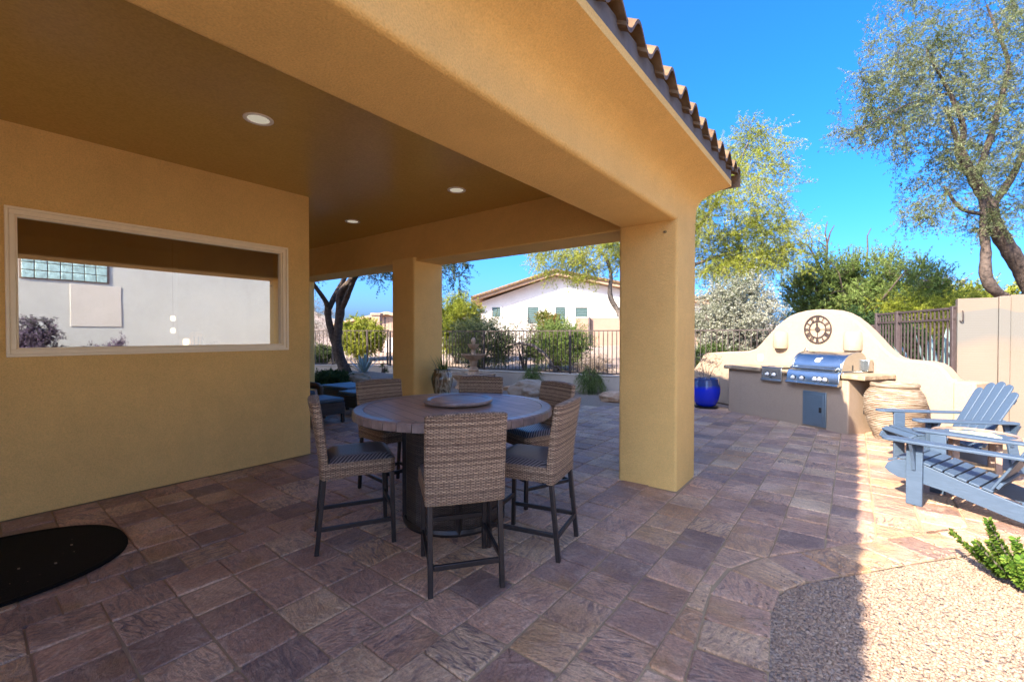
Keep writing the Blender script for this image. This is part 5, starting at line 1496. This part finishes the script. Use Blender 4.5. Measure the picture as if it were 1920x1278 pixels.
foliage_tree('palo_verde_tree', 'yellow green palo verde tree spreading behind the right column', 'tree', (-5.38, 13.5, 0.2),
    [[(-5.30, 13.55, 0.15, 0.15), (-5.38, 13.5, 0.9, 0.13), (-5.68, 13.27, 1.48, 0.10), (-5.74, 13.23, 1.9, 0.09), (-5.91, 13.22, 2.23, 0.085), (-6.07, 12.97, 2.56, 0.08), (-6.08, 12.96, 2.89, 0.07), (-6.0, 13.02, 3.22, 0.06), (-6.11, 12.94, 3.71, 0.045), (-6.47, 12.92, 4.25, 0.03)],
     [(-5.68, 13.27, 1.48, 0.085), (-5.58, 13.35, 2.06, 0.08), (-5.5, 13.42, 2.5, 0.075), (-5.74, 13.22, 2.89, 0.06), (-5.78, 13.19, 3.38, 0.05), (-5.65, 13.29, 4.04, 0.035)],
     [(-5.38, 13.5, 1.0, 0.12), (-5.06, 13.75, 2.89, 0.11), (-4.4, 14.24, 4.04, 0.09), (-3.62, 14.84, 5.2, 0.06), (-2.97, 15.33, 6.51, 0.035), (-2.58, 15.63, 7.66, 0.015)],
     [(-5.06, 13.75, 2.89, 0.08), (-4.14, 14.44, 3.55, 0.06), (-3.09, 15.24, 4.0, 0.035), (-2.3, 15.9, 4.2, 0.015)],
     [(-4.8, 13.9, 3.3, 0.07), (-4.9, 14.0, 5.0, 0.05), (-4.6, 14.1, 6.6, 0.02)]],
    [((-6.9, 12.5, 3.95), (1.9, 1.5, 0.75), 120), ((-3.4, 14.95, 5.3), (2.2, 1.9, 1.5), 170), ((-5.0, 13.8, 5.6), (1.8, 1.7, 1.6), 80), ((-2.3, 15.7, 4.4), (1.5, 1.4, 0.9), 90), ((-2.7, 15.5, 6.8), (1.2, 1.0, 1.3), 70), ((-2.8, 15.3, 3.6), (1.8, 1.3, 0.55), 80)],
    (0.095, 0.009), 'leaf_yellow', 'bark_grey', 0.006, 4, 0.56, 6, droop=0.35)

foliage_tree('mesquite_tree', 'tall feathery mesquite with curved dark trunks above the boundary wall', 'tree', (3.0, 15.4, 0.1),
    [[(3.1, 15.5, 0.0, 0.167), (2.95, 15.3, 1.7, 0.129), (2.7, 14.87, 2.29, 0.110), (2.43, 14.41, 2.42, 0.106), (2.27, 14.3, 2.71, 0.103), (2.29, 14.31, 3.07, 0.099), (2.3, 14.32, 3.42, 0.087), (2.23, 14.26, 3.77, 0.076), (2.26, 14.28, 4.13, 0.068), (2.1, 14.0, 4.8, 0.038)],
     [(3.3, 15.7, 0.0, 0.198), (3.42, 15.8, 2.0, 0.167), (3.04, 15.25, 2.87, 0.152), (2.71, 14.75, 3.38, 0.152), (2.41, 14.4, 3.89, 0.137), (2.37, 14.37, 4.24, 0.122), (2.08, 14.02, 4.8, 0.114), (1.77, 13.66, 5.34, 0.091), (1.72, 13.63, 5.68, 0.053), (1.5, 13.3, 6.3, 0.030)],
     [(2.37, 14.37, 4.24, 0.076), (2.75, 14.66, 4.95, 0.065), (3.01, 14.98, 5.69, 0.046), (3.4, 15.3, 6.8, 0.023)],
     [(2.08, 14.02, 4.8, 0.068), (2.34, 14.22, 5.84, 0.057), (2.67, 14.6, 7.4, 0.038), (2.24, 14.27, 8.68, 0.019)],
     [(2.26, 14.28, 4.1, 0.046), (1.81, 13.81, 4.16, 0.038), (1.51, 13.46, 4.65, 0.023)],
     [(1.77, 13.66, 5.34, 0.061), (1.84, 13.59, 5.86, 0.049), (1.54, 13.24, 6.6, 0.034), (1.16, 12.82, 7.3, 0.015)],
     [(1.54, 13.24, 6.55, 0.023), (1.2, 13.0, 6.5, 0.017), (0.64, 12.43, 6.16, 0.011), (0.11, 11.77, 5.68, 0.006), (-0.30, 11.35, 5.44, 0.003)]],
    [((2.2, 14.3, 7.3), (1.9, 1.6, 1.7), 170), ((1.25, 13.2, 6.4), (1.3, 1.2, 1.35), 120), ((2.6, 14.6, 5.6), (1.1, 1.1, 1.2), 80), ((1.6, 13.6, 4.85), (0.95, 0.9, 0.85), 60), ((0.5, 12.5, 6.2), (0.95, 0.8, 1.0), 55), ((0.7, 12.5, 7.2), (0.95, 0.8, 0.75), 55), ((3.3, 15.2, 7.6), (1.3, 1.1, 1.9), 70), ((3.3, 15.3, 5.2), (0.8, 0.8, 1.4), 45), ((2.0, 14.0, 9.0), (2.0, 1.6, 1.1), 90), ((0.1, 11.8, 5.68), (0.35, 0.35, 0.12), 8), ((2.35, 14.35, 4.0), (0.4, 0.4, 0.5), 26), ((1.2, 13.2, 4.1), (0.6, 0.6, 0.35), 18)],
    (0.062, 0.011), 'leaf_mesquite', 'bark', 0.005, 3, 0.38, 4, droop=0.35)


foliage_tree('silver_shrub', 'silvery white flowering shrub behind the barbecue wall', 'shrub', (-2.45, 12.7, 0.2),
    fan_limbs((-2.45, 12.7, 0.2), 9, 2.0, 0.8, 0.035), [((-2.45, 12.85, 1.65), (1.05, 0.9, 1.25), 290)], (0.045, 0.018), 'leaf_silver', 'bark_grey', 0.005, 4, 0.38, 7, None, ('stems', 'foliage'))
shrub('green_shrub', 'green leafy shrub at the foot of the silver bush', -2.75, 12.05, 0.75, 0.5, 0.95, 'leaf_green', (0.05, 0.018), 110, 8)
foliage_tree('dark_shrub', 'large dark green upright shrub rising behind the barbecue wall', 'shrub', (-0.15, 18.2, 0.45),
    fan_limbs((-0.15, 18.2, 0.45), 13, 3.2, 1.7, 0.05), [((-0.7, 17.9, 2.5), (1.25, 1.1, 1.55), 190), ((0.9, 18.7, 2.4), (1.5, 1.2, 1.45), 200)], (0.12, 0.016), 'leaf_creosote', 'bark', 0.010, 4, 0.52, 5, None, ('stems', 'foliage'), -0.5)
shrub('dark_shrub', 'low dark green shrub behind the curved wall and gate', -0.1, 14.2, 1.7, 0.8, 1.55, 'leaf_dark', (0.07, 0.024), 260, 9, stems=11, tl=0.3)
shrub('yellow_shrub', 'yellow green palo verde shrub behind the iron gate', 1.7, 17.2, 1.6, 1.0, 2.15, 'leaf_yellow', (0.085, 0.012), 200, 6, stems=9, tl=0.45)
shrub('yellow_shrub', 'distant yellow green shrubs above the boundary wall', 3.4, 24.5, 2.6, 1.8, 2.6, 'leaf_yellow', (0.13, 0.028), 240, 8, stems=11, tl=0.5)
shrub('brown_shrub', 'distant brownish bare shrub between the yellow bushes', 2.9, 29.0, 1.9, 1.5, 3.2, 'leaf_grey', (0.12, 0.02), 150, 6, stems=9, tl=0.5)
shrub('green_shrub', 'far green bush between the dark shrub and the boundary wall', 1.9, 20.5, 1.3, 1.1, 2.2, 'leaf_green', (0.10, 0.022), 150, 8, tl=0.4)
# bare snags
sn = thing('dead_tree', 'bare grey dead branches sticking up above the dark shrub', 'tree', (-1.0, 19.0, 0.45))
def snag(pts, r0):
    MB().tube([Vector(p) - Vector((-1.0, 19.0, 0.45)) for p in pts], list(np.linspace(r0, 0.012, len(pts))), 6).build('branch', 'bark', sn)
snag([(-1.0, 19.0, 0.4), (-0.95, 19.1, 2.5), (-0.82, 19.2, 4.0), (-0.80, 19.2, 4.6), (-0.72, 19.3, 5.0), (-0.60, 19.3, 5.25)], 0.07)
snag([(-0.80, 19.2, 4.65), (-0.86, 19.2, 5.0), (-0.80, 19.25, 5.4)], 0.03)
snag([(-0.9, 19.1, 3.6), (-1.2, 19.0, 4.3), (-1.35, 19.0, 4.6), (-1.62, 18.9, 4.75)], 0.045)
snag([(-1.25, 19.0, 4.4), (-1.22, 19.0, 4.75), (-1.32, 19.0, 5.0)], 0.025)
snag([(-0.82, 19.2, 4.5), (-1.05, 19.1, 4.72), (-1.25, 19.1, 4.68)], 0.022)
snag([(0.25, 19.3, 3.5), (0.32, 19.3, 4.3), (0.30, 19.3, 4.75), (0.40, 19.3, 5.0)], 0.03)

shrub('green_shrub', 'dense grey green bush behind the fence left of the fountain', -9.75, 11.15, 1.15, 0.9, 1.75, 'leaf_mesquite', (0.055, 0.018), 190, 5, stems=11, tl=0.42)
shrub('green_shrub', 'bright green creosote bush behind the fence in front of the white house', -7.75, 12.6, 1.1, 0.9, 1.5, 'leaf_creosote', (0.055, 0.018), 190, 5, stems=11, tl=0.42)
shrub('bare_shrub', 'bare purple grey twigs between the two green bushes', -8.9, 12.4, 0.65, 0.6, 1.75, 'leaf_grey', (0.05, 0.01), 90, 2, 'bark_grey', stems=9, tl=0.25)
shrub('bare_shrub', 'dark bare ground twigs at the foot of the creosote bush', -6.3, 12.3, 0.7, 0.5, 0.55, 'leaf_grey', (0.05, 0.01), 60, 2, 'bark', stems=8, tl=0.2)
shrub('yellow_shrub', 'yellow green palo verde bush beside the middle column', -12.3, 12.6, 1.1, 0.9, 2.75, 'leaf_yellow', (0.075, 0.014), 220, 8, stems=8, tl=0.35)
shrub('yellow_shrub', 'yellow green bush behind the far left fence', -17.2, 11.7, 1.1, 0.9, 1.85, 'leaf_yellow', (0.08, 0.018), 200, 8, stems=8, tl=0.3)
shrub('bare_shrub', 'tall bare twiggy bush behind the leaning tree at far left', -18.3, 9.9, 1.3, 1.2, 2.7, 'leaf_grey', (0.06, 0.01), 130, 2, 'bark_grey', stems=12, tl=0.35)
shrub('green_shrub', 'grey green desert bush behind the far left fence', -16.4, 9.2, 1.1, 0.8, 0.95, 'leaf_olive', (0.06, 0.016), 130, 7, tl=0.25)
lg = thing('fallen_branch', 'curved grey fallen branch lying behind the iron fence', 'branch', (-7.0, 11.3, 0.2))
MB().tube([(0.06, 0.1, 0.0), (-0.05, 0.0, 0.25), (-0.26, -0.15, 0.66), (-0.55, -0.32, 0.92), (-0.95, -0.45, 1.0), (-1.4, -0.5, 0.92)], [0.07, 0.065, 0.055, 0.05, 0.04, 0.02], 8).build('limb', 'bark_grey', lg)
MB().tube([(-0.1, 0.0, 0.3), (0.15, -0.05, 0.32), (0.32, -0.1, 0.1)], [0.035, 0.03, 0.02], 7).build('limb', 'bark', lg)
shrub('flowering_shrub', 'orange flowering bush in front of the white house', -17.3, 27.0, 0.85, 0.7, 2.25, 'leaf_orange', (0.12, 0.04), 70, 5, tl=0.4)

# ------------------------------------------------------------------ white neighbour house
def facing(a, b):
    a, b = np.array(a), np.array(b); u = (b - a) / np.linalg.norm(b - a); return u, math.atan2(u[1], u[0])
u_, rz_ = facing((-22.28, 24.51), (-12.22, 32.17))
nh = thing('neighbour_house', 'white stucco house with low gable roof beyond the iron fence', 'house', (-21.75, 24.95, 0.6), rz_)
MB().prism([(0, 0), (17, 0), (17, 2.9), (5.3, 5.1), (0, 3.25)], 0, 9, 'y').build('wall', 'stucco_white', nh, smooth=0)
ro = MB()
ro.prism([(-0.75, 3.42), (-0.75, 3.20), (5.3, 5.14), (17.8, 2.75), (17.8, 2.97), (5.3, 5.40)], -0.75, 9.5, 'y')
rf = ro.build('roof', 'roof', nh, smooth=0)
for k in range(30):
    f0, f1 = k / 30, (k + 0.94) / 30
    a = Vector((-0.72 + 6.02 * f0, -0.80, 3.47 + 1.98 * f0)); b = Vector((-0.72 + 6.02 * f1, -0.80, 3.47 + 1.98 * f1))
    MB().tube([a, b], [0.12, 0.10], 6).build('rake_tile', 'roof_tile', rf)
for k in range(40):
    f0, f1 = k / 40, (k + 0.94) / 40
    a = Vector((5.3 + 12.4 * f0, -0.80, 5.45 - 2.42 * f0)); b = Vector((5.3 + 12.4 * f1, -0.80, 5.45 - 2.42 * f1))
    MB().tube([a, b], [0.12, 0.10], 6).build('rake_tile', 'roof_tile', rf)
for x0, x1, z0, z1 in ((0.75, 1.35, 2.15, 2.85), (3.35, 4.15, 1.65, 2.85), (5.4, 6.1, 1.65, 2.85), (6.85, 7.72, 2.12, 2.82), (9.85, 10.65, 2.15, 2.82)):
    w = MB(); w.box(x0 - 0.1, x1 + 0.1, -0.06, 0.0, z0 - 0.1, z0); w.box(x0 - 0.1, x1 + 0.1, -0.06, 0.0, z1, z1 + 0.1); w.box(x0 - 0.1, x0, -0.06, 0.0, z0, z1); w.box(x1, x1 + 0.1, -0.06, 0.0, z0, z1)
    wo = w.build('window', 'stucco_white', nh, smooth=0)
    MB().box(x0, x1, -0.03, -0.002, z0, z1).build('pane', 'house_glass', wo, smooth=0)
    n = int((z1 - z0) / 0.14)
    for k in range(n): MB().box(x0 + 0.05, x1 - 0.05, -0.045, -0.031, z0 + 0.05 + k * 0.14, z0 + 0.11 + k * 0.14).build('shutter_slat', 'shutter', wo, smooth=0)
low_wall((-13.79, 24.69), (-6.5, 30.2), 'brown stucco property wall in front of the white house', 2.48, 0.25, 'stucco_tan', 'property_wall', 0.3)
MB().box(-0.05, 0.05, -0.05, 0.05, 0, 1.75).build('metal_post', 'iron').location = (-13.0, 24.95, 0.75)
tag(bpy.data.objects['metal_post'], 'dark metal post against the brown property wall', 'post')
# far left house: column, chimney, view fence
fh = thing('distant_house', 'distant pinkish house with square chimney beyond the far left fence', 'house', (-27.2, 16.6, 0.05), R(38))
MB().prism([(0, 0), (6.5, 0), (6.5, 2.0), (3.4, 2.7), (0, 2.0)], 0, 5, 'y').build('wall', 'stucco_tan', fh, smooth=0)
rf2 = MB().prism([(-0.4, 2.05), (-0.4, 1.95), (3.4, 2.72), (6.9, 1.95), (6.9, 2.05), (3.4, 2.90)], -0.4, 5.3, 'y').build('roof', 'roof', fh, smooth=0)
MB().box(4.6, 5.3, 0.8, 1.5, 2.0, 3.7).build('chimney', 'stucco_tan', rf2, bevel=0.03)
cl = thing('gate_pillar', 'square pinkish pillar rising above the far left fence', 'pillar', (-20.2, 14.7, 0.6), R(38))
MB().box(-0.22, 0.22, -0.22, 0.22, -0.3, 1.85).build('shaft', 'stucco_tan', cl, bevel=0.02)
MB().box(-0.27, 0.27, -0.27, 0.27, 1.852, 1.98).build('cap', 'stucco_tan', cl, bevel=0.02)
iron_fence((-19.9, 14.95), (-17.2, 17.0), 'distant iron view fence beside the pinkish pillar', 1.3, 2.35, 0.16, [0.04, 3.3])
low_wall((-19.9, 15.0), (-17.2, 17.05), 'distant low wall under the far view fence', 1.28, 0.2, 'stucco_white', 'garden_wall', 0.0)

# ------------------------------------------------------------------ the pale wing opposite, seen in the window
wg = thing('house_wing', 'pale stucco house wing with glass block window reflected in the picture window', 'house', (5.0, -3.0, 0))
MB().box(0, 5, 0, 12.5, -0.1, 4.4).build('wall', 'stucco_wing', wg)
gbw = MB().box(-0.012, 0.0, 4.42, 6.04, 2.78, 3.38).build('window', 'stucco_tan', wg)
for i in range(7):
    for j in range(3):
        MB().box(-0.03, -0.011, 4.46 + i * 0.222, 4.46 + i * 0.222 + 0.205, 2.805 + j * 0.186, 2.805 + j * 0.186 + 0.170).build('glass_block', 'glass_block', gbw, bevel=0.015)
MB().box(-0.012, 0.0, 5.28, 6.28, 1.65, 2.72).build('panel', 'stucco_white', wg, bevel=0.01)
shrub('sage_shrub', 'purple sage bush reflected at the lower left of the window', 4.2, 1.55, 0.5, 0.5, 1.85, 'leaf_purple', (0.05, 0.02), 110, 6, zb=-0.03)
shrub('sage_shrub', 'low thin sage bush reflected along the bottom of the window', 4.35, 2.9, 0.45, 0.7, 1.35, 'leaf_purple', (0.05, 0.02), 70, 4, zb=-0.03)
